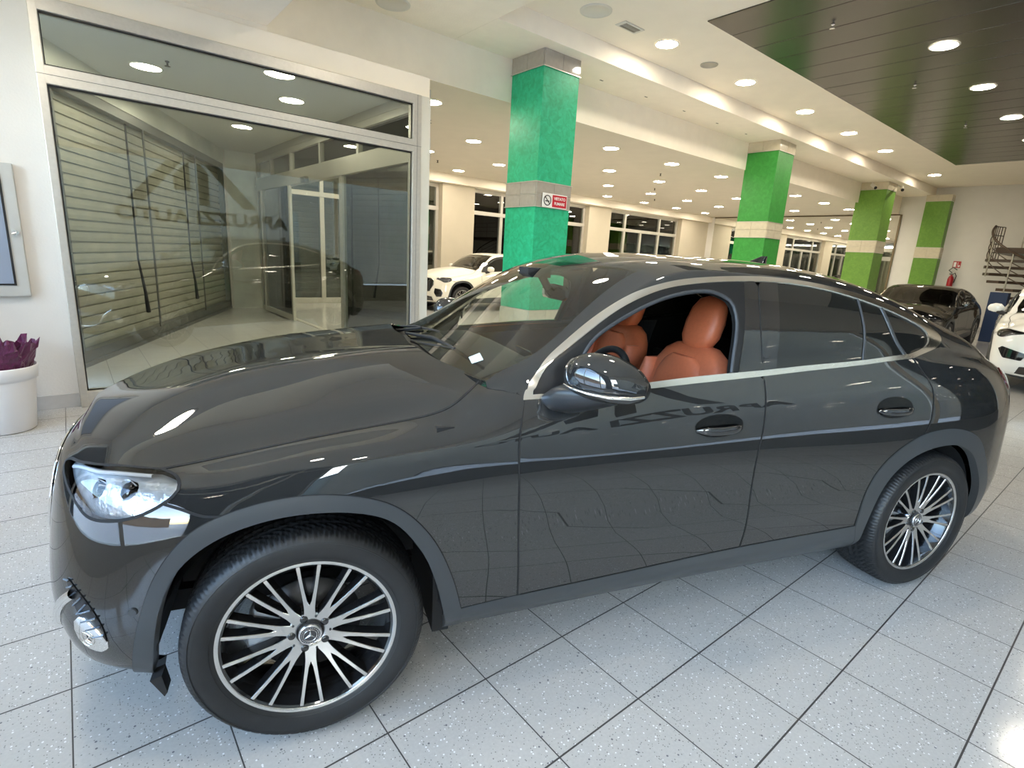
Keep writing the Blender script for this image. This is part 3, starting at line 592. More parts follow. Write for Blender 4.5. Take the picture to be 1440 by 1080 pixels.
def panel(name, sf, out, parent, m, side=-1, h=.035, off=0., thick=.006, both=False, VSC=.09, bump=None):
    """skin panel: the outline out (s,v) filled with a triangulated piece of the surface; both=True joins the two halves"""
    poly = [(a, b*VSC) for a, b in out]; P = np.array(poly)
    gx = np.arange(P[:, 0].min(), P[:, 0].max(), h); gy = np.arange(P[:, 1].min(), P[:, 1].max(), h)
    G = np.array([(a+(h/2 if j % 2 else 0), b) for j, b in enumerate(gy) for a in gx]).reshape(-1, 2)
    if len(G): k = inside(G, poly); G = G[k]
    if len(G): G = G[edist(G, poly) > h*.38]
    vin = [Vector(p) for p in poly]+[Vector(p) for p in G]
    r = delaunay_2d_cdt(vin, [], [list(range(len(poly)))], 1, 1e-6); V2 = np.array([tuple(v) for v in r[0]]); F2 = [tuple(f) for f in r[2]]
    # boundary loop in order, from the result's own edge use
    cnt = {}
    for f in F2:
        for i in range(len(f)):
            e = (f[i], f[(i+1) % len(f)]); cnt[e] = 1
    bnd = [e for e in cnt if (e[1], e[0]) not in cnt]
    verts = []; faces = []; norms = []
    for sd in ((-1, 1) if both else (side,)):
        Pp, Nn = surf_eval(sf, V2[:, 0], V2[:, 1]/VSC, sd, off)
        if bump is not None: Pp = Pp+Nn*bump(V2[:, 0], V2[:, 1]/VSC)[:, None]
        base = len(verts); verts += Pp.tolist(); norms += Nn.tolist()
        f0 = F2[0]; a, b, c = [Pp[i] for i in f0[:3]]
        # choose winding by majority
        s_ = 0
        for f in F2[:60]: s_ += 1 if np.dot(np.cross(Pp[f[1]]-Pp[f[0]], Pp[f[2]]-Pp[f[0]]), Nn[f[0]]) > 0 else -1
        faces += [tuple(base+i for i in (f if s_ > 0 else f[::-1])) for f in F2]
        if thick:
            bi = sorted({i for e in bnd for i in e}); mp = {i: k for k, i in enumerate(bi)}; b0 = len(verts)
            skip = {e for e in bnd if both and abs(V2[e[0]][1]/VSC-15) < 1e-3 and abs(V2[e[1]][1]/VSC-15) < 1e-3}
            verts += Pp[bi].tolist(); verts += (Pp[bi]-Nn[bi]*thick).tolist(); nb = len(bi)
            norms += Nn[bi].tolist(); norms += Nn[bi].tolist()
            for e in bnd:
                if e in skip: continue
                q = (b0+mp[e[0]], b0+mp[e[1]], b0+nb+mp[e[1]], b0+nb+mp[e[0]]); faces.append(q if s_ < 0 else q[::-1])
    me = bpy.data.meshes.new(name); me.from_pydata(verts, [], faces); me.polygons.foreach_set('use_smooth', [True]*len(faces))
    me.normals_split_custom_set_from_vertices(norms); me.update()
    return link(name, me, m, parent)
def ribbon(name, sf, line, parent, m, side=-1, w=.004, off=.0006, VSC=.09, hgt=0., both=False):
    """narrow strip following a line on the surface: gaps (flat) and mouldings (hgt > 0, rounded)"""
    L = np.array(line); mb = MB()
    for sd in ((-1, 1) if both else (side,)):
        P, N = surf_eval(sf, L[:, 0], L[:, 1], sd, off); T = np.gradient(P, axis=0); T /= np.linalg.norm(T, axis=1)[:, None]; B = np.cross(T, N); B /= np.linalg.norm(B, axis=1)[:, None]
        prof = [(-.5, 0), (-.5, 0), (.5, 0)][1:] if hgt == 0 else [(-.5, -.4), (-.45, .3), (-.25, .8), (0, 1), (.25, .8), (.45, .3), (.5, -.4)]
        ww = w if np.ndim(w) else np.full(len(L), w); k = len(prof)
        vs = [tuple(P[i]+B[i]*a*ww[i]+N[i]*b*hgt) for i in range(len(L)) for a, b in prof]
        mb.add(vs, [(i*k+j, i*k+j+1, (i+1)*k+j+1, (i+1)*k+j) for i in range(len(L)-1) for j in range(k-1)], 0, True)
    return mb.build(name, m, parent)
def paint(name, col, metal=.35, flake=True):
    m = mat(name, col, .5, metal, Specular_IOR_Level=0., Coat_Weight=1.0, Coat_Roughness=.008, Coat_IOR=1.8); return m
M['paint'] = paint('graphite_metallic_paint', (.019, .0195, .020), .0)
M['clad'] = mat('satin_grey_cladding', srgb('383b3e'), .36)
M['chrome'] = mat('satin_chrome', (.86, .84, .80), .16, 1.0)
M['chromeb'] = mat('bright_chrome', (.9, .9, .9), .04, 1.0)
M['gblack'] = mat('gloss_black', (.010, .010, .011), .05, 0, Coat_Weight=1.0)
M['inner'] = mat('inner_black', (.008, .008, .009), .8)
M['tint'] = mat('privacy_glass', (.012, .012, .011), .0, 0, Specular_IOR_Level=.62)
M['wsg'] = glass('windscreen_glass', (.78, .84, .78), 1.72)
M['tan'] = noisy(mat('cognac_leather', srgb('c96d4a'), .42), 60, .05, .15, bscale=300)
M['tan2'] = noisy(mat('cognac_leather_dark', srgb('b8624a'), .45), 60, .05, .15, bscale=300)
M['dash'] = mat('dark_soft_dashboard', srgb('34363a'), .55)
M['lens'] = glass('clear_lamp_lens', (.93, .95, .97), 1.5)
M['rubber'] = noisy(mat('tyre_rubber', srgb('1b1c1e'), .48), 30, .15)
M['rimb'] = mat('gloss_black_rim', (.012, .012, .013), .12, .0, Coat_Weight=.8)
M['rims'] = noisy(mat('machined_aluminium', srgb('d6d6d6'), .22, 1.0), 25, .03)
M['disc'] = mat('brake_disc_steel', srgb('4a4a4c'), .45, .8)
# ------------------------------------------------------------------ wheel meshes (wheel plane y=0 is the rim face, outside is -y)
RW = .362
def tyre_mesh(seg=432, detail=True):
    prof = [(.255, .012), (.262, -.002), (.268, -.006), (.285, -.013), (.305, -.0175), (.322, -.017), (.335, -.013), (.345, -.006), (.352, .003), (.3565, .014), (.3585, .024)]
    ys = np.linspace(.034, .186, 27 if detail else 7); tread = [(.362-.0035*((y-.11)/.08)**2, y) for y in ys]
    back = [(a, .22-b) for a, b in prof[::-1]]; P = prof+tread+back; m = len(P); n = seg
    vs = []
    for k in range(n):
        a = 2*math.pi*k/n; c, s = math.cos(a), math.sin(a)
        for r, y in P:
            if detail and r > .340:
                yo = abs(y-.11); lat = False
                ph = (k+int(yo*260)) % 6
                if yo > .045 and ph == 0: lat = True
                if yo <= .040 and ph == 3: lat = True
                gro = any(abs(yo-g) < .0042 for g in (.014, .046))
                dd = .008 if (lat and r > .350) else (.003 if lat else 0)
                if gro: dd = .009
                r2 = r-dd
            else: r2 = r
            if detail and .29 < r < .335: r2 = r+.0008*math.sin(a*3)
            vs.append((r2*c, y, r2*s))
    fs = [(k*m+i, ((k+1) % n)*m+i, ((k+1) % n)*m+i+1, k*m+i+1) for k in range(n) for i in range(m-1)]
    b = MB().add(vs, fs, 0, True)
    for rr in (.276, .330): b.lathe([(rr, -.0155 if rr > .3 else -.0095), (rr+.0015, -.0175 if rr > .3 else -.0115), (rr+.003, -.0155 if rr > .3 else -.0115)], 96, 'y')
    me = b.mesh('tyre'); me.materials.append(M['rubber'])
    if detail: me.polygons.foreach_set('use_smooth', [True]*len(me.polygons))
    return me
def star_prims(mb, r, y, mi=0, w=.17, t=.0012):
    """three pointed star in a ring, facing -y"""
    for k in range(3):
        a = math.pi/2+k*2*math.pi/3; d = (math.cos(a), math.sin(a)); n = (-d[1], d[0])
        tip = (d[0]*r*.93, y, d[1]*r*.93); l = (n[0]*r*w, y, n[1]*r*w); rr = (-n[0]*r*w, y, -n[1]*r*w); c = (0, y-t*2.2, 0); b = (-d[0]*r*w*.55, y, -d[1]*r*w*.55)
        mb.add([tip, l, rr, c], [(0, 1, 3), (0, 3, 2)], mi)
    mb.lathe([(r*.92, y), (r*.94, y-t*1.5), (r, y-t*1.5), (r*1.02, y)], 32, 'y', mi=mi)
def rim_mesh():
    b = MB()
    # outer lip, machined; barrel, black
    b.lathe([(.2445, .006), (.2500, .002), (.2525, .0)], 96, 'y', mi=0); b.lathe([(.2525, .002), (.2530, -.0015), (.2550, -.003), (.262, -.004), (.2685, -.0035), (.2705, .001), (.268, .014)], 96, 'y', mi=1)
    b.lathe([(.2445, .003), (.2425, .01), (.236, .03), (.222, .055), (.218, .12), (.228, .17), (.235, .19)], 96, 'y', mi=0)
    def yface(r): return .002+.030*(1-min(1, r/.245))**1.3
    for k in range(10):
        th = math.pi/2+k*math.pi/5+math.radians(1.5)
        for sg in (-1, 1):
            st = [(.050, .3, .0150), (.066, 1.2, .0165), (.080, 2.6, .0135), (.096, 4.4, .0098), (.12, 6.0, .0068), (.16, 6.6, .0060), (.205, 6.9, .0058), (.2545, 7.0, .0064)]
            vs = []
            for r, ang, hw in st:
                a = th+sg*math.radians(ang); d = Vector((math.cos(a), 0, math.sin(a))); n = Vector((-d.z, 0, d.x)); y = yface(r); c = d*r
                vs += [c+n*(hw*1.15+.003)+Vector((0, y+.034, 0)), c+n*hw+Vector((0, y+.002, 0)), c+n*(hw-.0012)+Vector((0, y, 0)), c-n*(hw-.0012)+Vector((0, y, 0)), c-n*hw+Vector((0, y+.002, 0)), c-n*(hw*1.15+.003)+Vector((0, y+.034, 0))]
            for i in range(len(st)-1):
                for j in range(5): b.add([vs[i*6+j], vs[i*6+j+1], vs[(i+1)*6+j+1], vs[(i+1)*6+j]], [(0, 1, 2, 3)], 1 if j in (1, 2, 3) else 0)
    # hub
    hub = [(.0, .030), (.034, .030), (.036, .024), (.060, .0235), (.067, .0245), (.070, .028), (.072, .05)]
    b.lathe(hub, 60, 'y', mi=1)
    for k in range(5):
        a = math.pi/2+math.radians(20)+k*2*math.pi/5; cx, cz = .0545*math.cos(a), .0545*math.sin(a)
        b.lathe([(.0, .0205), (.0112, .0205), (.0118, .0222), (.0122, .0240)], 20, 'y', (cx, 0, cz), mi=0)
        a2 = a+math.pi/5; b.lathe([(.0, .0212), (.0035, .0212), (.0038, .0240)], 12, 'y', (.060*math.cos(a2), 0, .060*math.sin(a2)), mi=0)
    me = b.mesh('rim', False)
    bm = bmesh.new(); bm.from_mesh(me); bmesh.ops.remove_doubles(bm, verts=bm.verts, dist=1e-5); bmesh.ops.recalc_face_normals(bm, faces=bm.faces); bm.to_mesh(me); bm.free()
    me.materials.append(M['rimb']); me.materials.append(M['rims']); return me
TYRE = tyre_mesh(); RIM = rim_mesh()
cap = MB().lathe([(0, .012), (.030, .012), (.0345, .014), (.0355, .022)], 40, 'y', mi=0); cap.lathe([(.0295, .0118), (.031, .0105), (.0345, .0125), (.0355, .016)], 40, 'y', mi=1)
for k in range(24):
    a = k*math.pi/12; cap.lathe([(0, .0105), (.0022, .0112)], 6, 'y', (.0255*math.cos(a), 0, .0255*math.sin(a)), mi=1)
star_prims(cap, .0205, .0112, 1, .16)
CAP = cap.mesh('hub_cap', False); CAP.materials.append(mat('cap_grey', (.05, .05, .055), .3)); CAP.materials.append(M['rims'])
dsc = MB().lathe([(.075, .075), (.16, .075), (.16, .09), (.075, .09)], 60, 'y', mi=0).lathe([(0, .045), (.075, .05), (.078, .09)], 30, 'y', mi=0)
DISC = dsc.mesh('brake_disc', False); DISC.materials.append(M['disc'])
cl = MB()
for a0_ in (150,):
    cl.lathe([(.10, .05), (.175, .045), (.185, .055), (.185, .11), (.10, .11), (.10, .05)], 12, 'y', a0=math.radians(a0_), a1=math.radians(a0_+48))
CALI = cl.mesh('brake_caliper'); CALI.materials.append(mat('caliper_grey', srgb('9b9c9e'), .4, .6))
def wheel(parent, x, y, side, rotx=0., turn=0., z=RW, light=False, scale=1.0):
    w = bpy.data.objects.new('wheel', RIM); COL.objects.link(w); w.parent = parent
    rot = Matrix.Rotation(turn, 4, 'Z') @ (Matrix.Rotation(math.pi, 4, 'Z') if side > 0 else Matrix.Identity(4)) @ Matrix.Rotation(rotx, 4, 'Y')
    w.matrix_local = Matrix.Translation((x, y, z)) @ rot @ Matrix.Scale(scale, 4)
    for nm, me in (('tyre', TYRE), ('hub_cap', CAP), ('brake_disc', DISC), ('brake_caliper', CALI)):
        o = bpy.data.objects.new(nm, me); COL.objects.link(o); o.parent = w
    return w
def arch_liner(parent, x, z=RW, r=.415):
    for sd in (-1, 1):
        b = MB().lathe([(r, sd*.50), (r, sd*.885)], 24, 'y', (x, 0, z), a0=.02, a1=math.pi-.05)
        b.lathe([(.0, sd*.50), (r, sd*.50)], 24, 'y', (x, 0, z), a0=0, a1=math.pi)
        b.build('wheel_arch_liner', M['inner'], parent)
def rbox(x0, x1, y0, y1, z0, z1, bev, seg=4, sub=0):
    """rounded box mesh via bmesh"""
    bm = bmesh.new(); bmesh.ops.create_cube(bm, size=1)
    for v in bm.verts: v.co = Vector(((x0+x1)/2+v.co.x*(x1-x0), (y0+y1)/2+v.co.y*(y1-y0), (z0+z1)/2+v.co.z*(z1-z0)))
    bmesh.ops.bevel(bm, geom=list(bm.edges), offset=bev, segments=seg, profile=.6, affect='EDGES')
    return bm
def bm_obj(bm, name, m, parent, smooth=True):
    me = bpy.data.meshes.new(name); bmesh.ops.recalc_face_normals(bm, faces=bm.faces); bm.to_mesh(me); bm.free(); me.polygons.foreach_set('use_smooth', [smooth]*len(me.polygons)); return link(name, me, m, parent)
def blob(secs, n=28, power=2.6, caps=True):
    """loft of superellipse sections: each (centre, ax vector, ay vector)"""
    b = MB(); vs = []
    for c, ax, ay in secs:
        c = Vector(c); ax = Vector(ax); ay = Vector(ay)
        for k in range(n):
            t = 2*math.pi*k/n; ct, st = math.cos(t), math.sin(t)
            vs.append(c+ax*(math.copysign(abs(ct)**(2/power), ct))+ay*(math.copysign(abs(st)**(2/power), st)))
    m = len(secs); b.add(vs, [(i*n+k, i*n+(k+1) % n, (i+1)*n+(k+1) % n, (i+1)*n+k) for i in range(m-1) for k in range(n)], 0, True)
    if caps: b.add(vs[:n], [tuple(range(n))[::-1]], 0, True); b.add(vs[-n:], [tuple(range(n))], 0, True)
    return b
# ------------------------------------------------------------------ outlines on the skin, (s, v)
E0 = float(SS[0]); EN = float(SS[-1]); VB = 0.
SHUT = dens([(0.6070, 9.614), (0.5523, 8.947), (0.5009, 8.349), (0.4510, 8.059), (0.4006, 7.978), (0.3000, 8.000), (0.1099, 8.022), (-0.0800, 8.007), (-0.2898, 7.950), (-0.3705, 7.838), (-0.4167, 7.745)])
LTOP = dens([(-0.4167, 7.743), (-0.4801, 7.870), (-0.5491, 7.965), (-0.6400, 7.930), (-0.7203, 7.802)])
LAMPO = dens([(-0.4167, 7.743), (-0.3805, 7.460), (-0.3519, 7.112), (-0.3390, 6.785), (-0.3379, 6.512), (-0.3528, 6.281), (-0.3836, 6.084), (-0.4234, 5.929), (-0.4721, 5.847), (-0.5265, 5.820), (-0.5721, 5.831), (-0.6089, 5.902), (-0.6588, 6.121), (-0.7232, 6.353), (-0.7975, 6.584), (-0.8607, 6.796), (-0.8860, 6.997), (-0.8712, 7.248), (-0.8010, 7.552), (-0.7203, 7.802)])
HFRONT = dens([(-0.7203, 7.802), (-.85, 7.50), (-1.0, 7.45), (-1.2, 7.5), (E0, 7.5)])
HREAR = dens([(.442, 15), (0.4375, 12.273), (0.4601, 11.501), (0.4945, 10.965), (0.5392, 10.498), (0.6070, 9.614)])
FSEAM = dens([(0.6070, 9.614), (0.6613, 9.880), (0.7279, 10.184)], False)+dens([(0.7279, 10.184), (0.7628, 9.826), (0.7838, 9.465), (0.7465, 8.560), (0.7097, 7.783)])
FGAP = dens([(0.7097, 7.783), (0.6929, 7.299), (0.6775, 6.759), (0.6703, 5.792), (0.6742, 4.756), (0.6810, 3.521), (0.6942, 1.930)])
SILLT = dens([(0.4843, 1.801), (0.5800, 1.880), (0.6942, 1.930), (0.8413, 1.970), (1.1463, 2.059), (1.4141, 2.158), (1.7072, 2.237), (2.0505, 2.267), (2.3906, 2.309)])
def part_of(line, a, b): return [p for p in line if a-1e-6 <= p[0] <= b+1e-6]
ARCHO = dens([(-.520, .15), (-0.5038, 1.428), (-0.4715, 2.605), (-0.4466, 3.273), (-0.4060, 4.101), (-0.3504, 4.766), (-0.3003, 5.144), (-0.2205, 5.417), (-0.1391, 5.565), (-0.0561, 5.626), (0.0285, 5.564), (0.1177, 5.383), (0.1897, 5.178), (0.2666, 4.868), (0.3364, 4.426), (0.3885, 3.939), (0.4331, 3.242), (0.4580, 2.699), (0.4843, 1.801)])
ARCHI = dens([(-.455, .15), (-0.4447, 1.090), (-0.4066, 2.990), (-0.3845, 3.632), (-0.3383, 4.291), (-0.2875, 4.640), (-0.2223, 4.889), (-0.1404, 5.040), (-0.0574, 5.089), (0.0271, 5.054), (0.1167, 4.948), (0.1891, 4.799), (0.2571, 4.543), (0.3074, 4.174), (0.3586, 3.586), (0.3910, 2.948), (0.4172, 2.163), (0.4333, 1.163), (.44, .1)])
BGAP = dens([(-0.3740, 6.163), (-0.3407, 5.977), (-0.3088, 5.785), (-0.2670, 5.537), (-0.2205, 5.417)])
BPIL = dens([(1.8195, 11.153), (1.7828, 10.113), (1.7694, 8.842), (1.7710, 7.776), (1.7639, 7.063), (1.7438, 6.052), (1.7210, 4.986), (1.7170, 3.623), (1.7072, 2.237)])
CGAP = dens([(2.6751, 8.093), (2.7251, 7.438), (2.7616, 7.034), (2.7680, 6.560), (2.7624, 6.157), (2.7537, 5.709), (2.7414, 5.459), (2.7236, 5.247)])
RARCHO = dens([(2.3906, 2.309), (2.3969, 3.256), (2.4370, 3.986), (2.5139, 4.568), (2.6366, 5.038), (2.7236, 5.247), (2.8042, 5.326), (2.9169, 5.344), (3.0124, 5.251), (3.0972, 5.078), (3.1700, 4.821), (3.2552, 4.262), (3.3386, 3.560), (3.3950, 2.726), (3.4200, 1.600), (3.43, .15)])
RARCHI = dens([(2.46, .1), (2.4550, 1.200), (2.4553, 2.198), (2.4700, 3.000), (2.5152, 3.717), (2.5934, 4.259), (2.6952, 4.599), (2.7970, 4.757), (2.9137, 4.796), (2.9990, 4.734), (3.0796, 4.554), (3.1502, 4.267), (3.2205, 3.750), (3.2850, 3.050), (3.3250, 2.200), (3.3500, 1.200), (3.36, .15)])
CHO_T = dens([(0.7065, 7.773), (0.7205, 8.370), (0.7471, 10.100), (0.7771, 10.852), (0.8114, 11.433), (0.8853, 11.741), (0.9859, 11.854), (1.1095, 11.678), (1.2339, 11.209), (1.3774, 10.995), (1.5297, 10.990), (1.6866, 11.113), (1.8234, 11.236), (2.0114, 11.274), (2.2342, 11.276), (2.4214, 11.261), (2.5832, 11.152), (2.7638, 10.932), (2.8883, 10.614), (2.9289, 10.232), (2.9097, 9.650), (2.7982, 8.629), (2.6751, 8.093)])
CHO_B = dens([(0.7065, 7.773), (0.8720, 7.763), (1.2019, 7.838), (1.4221, 7.840), (1.7729, 7.774), (2.0286, 7.758), (2.3651, 7.814), (2.6751, 8.093)])
CHI_T = dens([(0.7441, 7.975), (0.7527, 8.555), (0.7826, 10.102), (0.8089, 10.704), (0.8466, 11.035), (0.9241, 11.169), (1.0408, 11.149), (1.1794, 10.937), (1.3243, 10.808), (1.4729, 10.782), (1.6254, 10.854), (1.8097, 10.956), (2.0030, 11.007), (2.2219, 10.988), (2.3814, 10.916), (2.5627, 10.755), (2.7380, 10.512), (2.8194, 10.085), (2.8186, 9.631), (2.7661, 8.909), (2.6579, 8.328)])
CHI_B = dens([(0.7441, 7.975), (0.8751, 7.989), (1.2048, 8.096), (1.5632, 8.066), (1.7769, 7.999), (2.0331, 7.968), (2.3703, 8.014), (2.6579, 8.328)])
WSN = dens([(0.6072, 11.819), (0.6578, 12.049), (0.7333, 12.087), (0.8076, 12.131), (0.8912, 12.238), (0.9772, 12.374), (1.0596, 12.480), (1.1333, 12.555), (1.2193, 12.626), (1.2827, 12.681)])
WTOP = dens([(1.2827, 12.681), (1.235, 13.4), (1.20, 14.2), (1.19, 15)])
WBOT = dens([(.50, 15), (.505, 14), (.53, 13), (0.6072, 11.819)])
OPEN = dens([(0.9195, 7.978), (0.9229, 8.969), (0.9384, 9.911), (0.9753, 10.423), (1.0658, 10.596), (1.1958, 10.560), (1.3503, 10.553), (1.4919, 10.571), (1.5560, 10.544), (1.6138, 10.421), (1.6514, 10.231), (1.6602, 9.924), (1.6497, 9.406), (1.6282, 8.688), (1.6107, 8.067)])
def cut(line, s0=None, s1=None, v0=None, v1=None):
    return [p for p in line if (s0 is None or p[0] >= s0-1e-4) and (s1 is None or p[0] <= s1+1e-4) and (v0 is None or p[1] >= v0-1e-4) and (v1 is None or p[1] <= v1+1e-4)]
def rev(l): return list(l)[::-1]
def upto(line, s, lower=True):
    """part of a left-to-right line with s <= given (lower) or >= given"""
    return [p for p in line if (p[0] <= s if lower else p[0] >= s)]
# ================================================================== THE COUPE
def car_body(car, pm, sides=(-1, 1), h=.035, detail=True, rear=True, tint=None, chrome=None, frame_m=None):
    """skin of the car as separate panels, children of car"""
    tint = tint or M['tint']; chrome = chrome or M['chrome']; gap = M['inner']
    iL = next(i for i, p in enumerate(LAMPO) if p[0] < -.355 and p[1] < 6.4 and p[1] > 5.9)
    lampF = LAMPO[:iL]; lampB = LAMPO[iL:]
    hb = outline(HREAR, SHUT, LTOP, HFRONT, dens([(E0+.002, 7.5), (E0+.002, 15)]), dens([(E0+.002, 15), (.442, 15)]))
    def dome(s_, v_):   # crease of the bonnet bulge
        return .010*np.exp(-((v_-11.6)/.9)**2)*np.clip((s_+.65)/.5, 0, 1)
    panel('hood', FRONT, hb, car, pm, h=h, both=True, bump=dome if detail else None)
    panel('windshield', REAR, outline(WBOT, WSN, WTOP, dens([(1.19, 15), (.50, 15)])), car, M['wsg'], h=.05, both=True, thick=0)
    RT = dens([(1.2827, 12.681), (1.5, 12.45), (2.0, 12.35), (2.4, 12.3)])
    panel('roof', REAR, outline(RT, dens([(2.4, 12.3), (2.36, 13.5), (2.35, 15)]), dens([(2.35, 15), (1.19, 15)]), rev(WTOP)), car, pm, h=.05, both=True)
    BLs = dens([(2.4, 12.3), (2.8, 12.3), (3.2, 12.2), (3.42, 11.9)])
    panel('rear_window', REAR, outline(BLs, dens([(3.42, 11.9), (3.40, 13.5), (3.40, 15)]), dens([(3.40, 15), (2.35, 15)]), dens([(2.35, 15), (2.36, 13.5), (2.4, 12.3)])), car, tint, h=.05, both=True)
    TE = dens([(3.42, 11.9), (3.52, 11.0), (3.58, 9.6), (3.60, 8.4)])
    panel('tailgate', REAR, outline(TE, dens([(3.60, 8.4), (3.74, 6.6), (3.74, 4.1)]), dens([(3.74, 4.1), (4.2, 4.2), (EN-.002, 4.2)]), dens([(EN-.002, 4.2), (EN-.002, 15)]), dens([(EN-.002, 15), (3.40, 15)]), dens([(3.40, 15), (3.40, 13.5), (3.42, 11.9)])), car, pm, h=.05, both=True)
    panel('rear_bumper', REAR, outline(dens([(3.3386, 3.560), (3.5, 3.9), (3.74, 4.1)]), dens([(3.74, 4.1), (4.2, 4.2), (EN-.002, 4.2)]), dens([(EN-.002, 4.2), (EN-.002, .9)]), dens([(EN-.002, .9), (3.8, .9), (3.43, .9)]), rev(cut(RARCHO, 3.3382, None, .9))), car, pm, h=.05, both=True)
    panel('rear_skirt', REAR, outline(dens([(3.43, .95), (3.8, .95), (EN-.002, .95)]), dens([(EN-.002, .95), (EN-.002, 0)]), dens([(EN-.002, 0), (3.43, 0)])), car, M['clad'], h=.05, both=True)
    ftop = cut(ARCHO, None, -.2204)
    panel('front_bumper', FRONT, outline(rev(BGAP), lampB, HFRONT, dens([(E0+.002, 7.5), (E0+.002, 1.0)]), dens([(E0+.002, 1.0), (-1.0, 1.0), (-.5110, .9)]), cut(ftop, None, None, .9)), car, pm, h=h, both=True)
    panel('bumper_skirt', FRONT, outline(dens([(E0+.002, 1.0), (-1.0, 1.0), (-.512, .9)]), [(-.52, .1)], dens([(-.52, .1), (-1.0, .0), (E0+.002, .0)])), car, M['clad'], h=h, both=True, thick=.02)
    for sd in sides:
        near = sd < 0
        P_ = lambda *a, **k: panel(*a, side=sd, **k)
        P_('fender', FRONT, outline(SHUT, lampF, BGAP, cut(ARCHO, -.2204), cut(SILLT, None, .6942), rev(FGAP), rev(FSEAM)), car, pm, h=h)
        P_('front_door', REAR, outline(FGAP, cut(SILLT, .6942, 1.7068), rev(cut(BPIL, None, None, None, 7.78)), rev(cut(CHO_B, None, 1.771))), car, pm, h=h)
        P_('rear_door', REAR, outline(cut(BPIL, None, None, None, 7.78), cut(SILLT, 1.7068), cut(RARCHO, None, 2.7231), rev(CGAP), rev(cut(CHO_B, 1.771))), car, pm, h=h)
        P_('side_frame', REAR, outline(CHO_T, CGAP, cut(RARCHO, 2.7231, 3.3382), dens([(3.3386, 3.560), (3.5, 3.9), (3.74, 4.1)]), dens([(3.74, 4.1), (3.74, 6.6), (3.60, 8.4)]), rev(TE), rev(BLs), rev(RT), rev(WSN), dens([(0.6072, 11.819), (.61, 11.0), (.64, 10.2), (.68, 9.0), (.7065, 7.773)])), car, pm, h=h)
        P_('wheel_arch_trim', FRONT, outline(ARCHO, dens([(.4843, 1.8), (.50, .1)]), dens([(.50, .1), (.44, .1)]), rev(ARCHI), dens([(-.455, .15), (-.52, .15)])), car, M['clad'], h=.04, off=.006, thick=.035)
        P_('wheel_arch_trim', REAR, outline(RARCHO, dens([(3.43, .15), (3.36, .15)]), rev(RARCHI), dens([(2.46, .1), (2.3906, 2.309)])), car, M['clad'], h=.04, off=.006, thick=.035)
        P_('sill', REAR, outline(SILLT, dens([(2.3906, 2.309), (2.47, .1)]), dens([(2.47, .1), (.50, .1)]), dens([(.50, .1), (.4843, 1.8)])), car, M['clad'], h=.05, off=.004, thick=.05)
        BA = dens([(1.7298, 10.882), (1.6906, 9.574), (1.6434, 8.033)])
        fr = outline(cut(CHI_T, None, 1.715), BA, rev(cut(CHI_B, 1.615, 1.638)), rev(OPEN), rev(cut(CHI_B, None, .915)))
        P_('window_frame', REAR, fr, car, M['sblack'], h=.04, off=-.002, thick=.03)
        if detail:
            ribbon('window_seal', REAR, [(p[0], p[1]) for p in OPEN], car, M['dash'], sd, w=.016, off=-.004, hgt=.006)
        P_('door_pillar_cover', REAR, outline(BA, cut(CHI_B, 1.65, 1.766), rev(cut(BPIL, None, None, 8.05, 10.94)), rev(cut(CHI_T, 1.735, 1.80))), car, M['gblack'], h=.04, off=.001)
        BC = dens([(1.9210, 10.988), (1.8776, 9.576), (1.8446, 7.981)])
        P_('door_pillar_cover', REAR, outline(cut(BPIL, None, None, 8.05, 10.94), cut(CHI_B, 1.78, 1.838), rev(BC), rev(cut(CHI_T, 1.82, 1.915))), car, M['gblack'], h=.04, off=.0)
        D1 = dens([(2.3978, 10.910), (2.3800, 9.479), (2.3528, 8.011)]); D2 = dens([(2.5398, 10.768), (2.5673, 9.554), (2.6263, 8.290)])
        P_('rear_door_glass', REAR, outline(cut(CHI_T, 1.926, 2.392), D1, rev(cut(CHI_B, 1.85, 2.348)), rev(BC)), car, tint, h=.05, off=-.003)
        P_('rear_door_glass', REAR, outline(cut(CHI_T, 2.403, 2.535), D2, rev(cut(CHI_B, 2.358, 2.62)), rev(D1)), car, tint, h=.05, off=-.003)
        P_('quarter_glass', REAR, outline(cut(CHI_T, 2.545), rev(cut(CHI_B, 2.632)), rev(D2)), car, tint, h=.05, off=-.004)
        ribbon('window_divider', REAR, D1, car, M['dash'], sd, w=.012, off=.0, hgt=.003); ribbon('window_divider', REAR, D2, car, M['clad'], sd, w=.022, off=.0, hgt=.004)
        P_('chrome_trim', REAR, outline(CHO_T, rev(CHI_T)), car, chrome, h=.02, off=.005, thick=.008)
        P_('chrome_trim', REAR, outline(CHO_B, rev(CHI_B)), car, chrome, h=.02, off=.005, thick=.008)
        # headlight
        lo = outline(LAMPO, rev(LTOP))
        hl = P_('headlight', FRONT, lo, car, M['reflector'] if detail else M['reflector_d'], h=.02, off=-.022, thick=0)
        panel('lens', FRONT, lo, hl, M['lens'], side=sd, h=.02, off=.001, thick=0)
        ribbon('lamp_seal', FRONT, LAMPO, car, gap, sd, w=.009, off=.0015)
        if detail:
            for k_, (a_, b_) in enumerate(((-.62, 6.75), (-.50, 6.85))):
                Pp, Nn = surf_eval(FRONT, np.array([a_]), np.array([b_]), sd, -.028); c0 = Vector(Pp[0]); nn_ = Vector(Nn[0]); nn_ = (nn_+Vector((-.6, 0, .1))).normalized()
                MB().tube([c0-nn_*.01, c0+nn_*.012], .030, 20, cap=False).build('lamp_bezel', M['chromeb'], hl)
                MB().tube([c0-nn_*.01, c0+nn_*.004, c0+nn_*.010, c0+nn_*.013], [.026, .026, .018, .006], 20).build('projector', M['gblack'], hl)
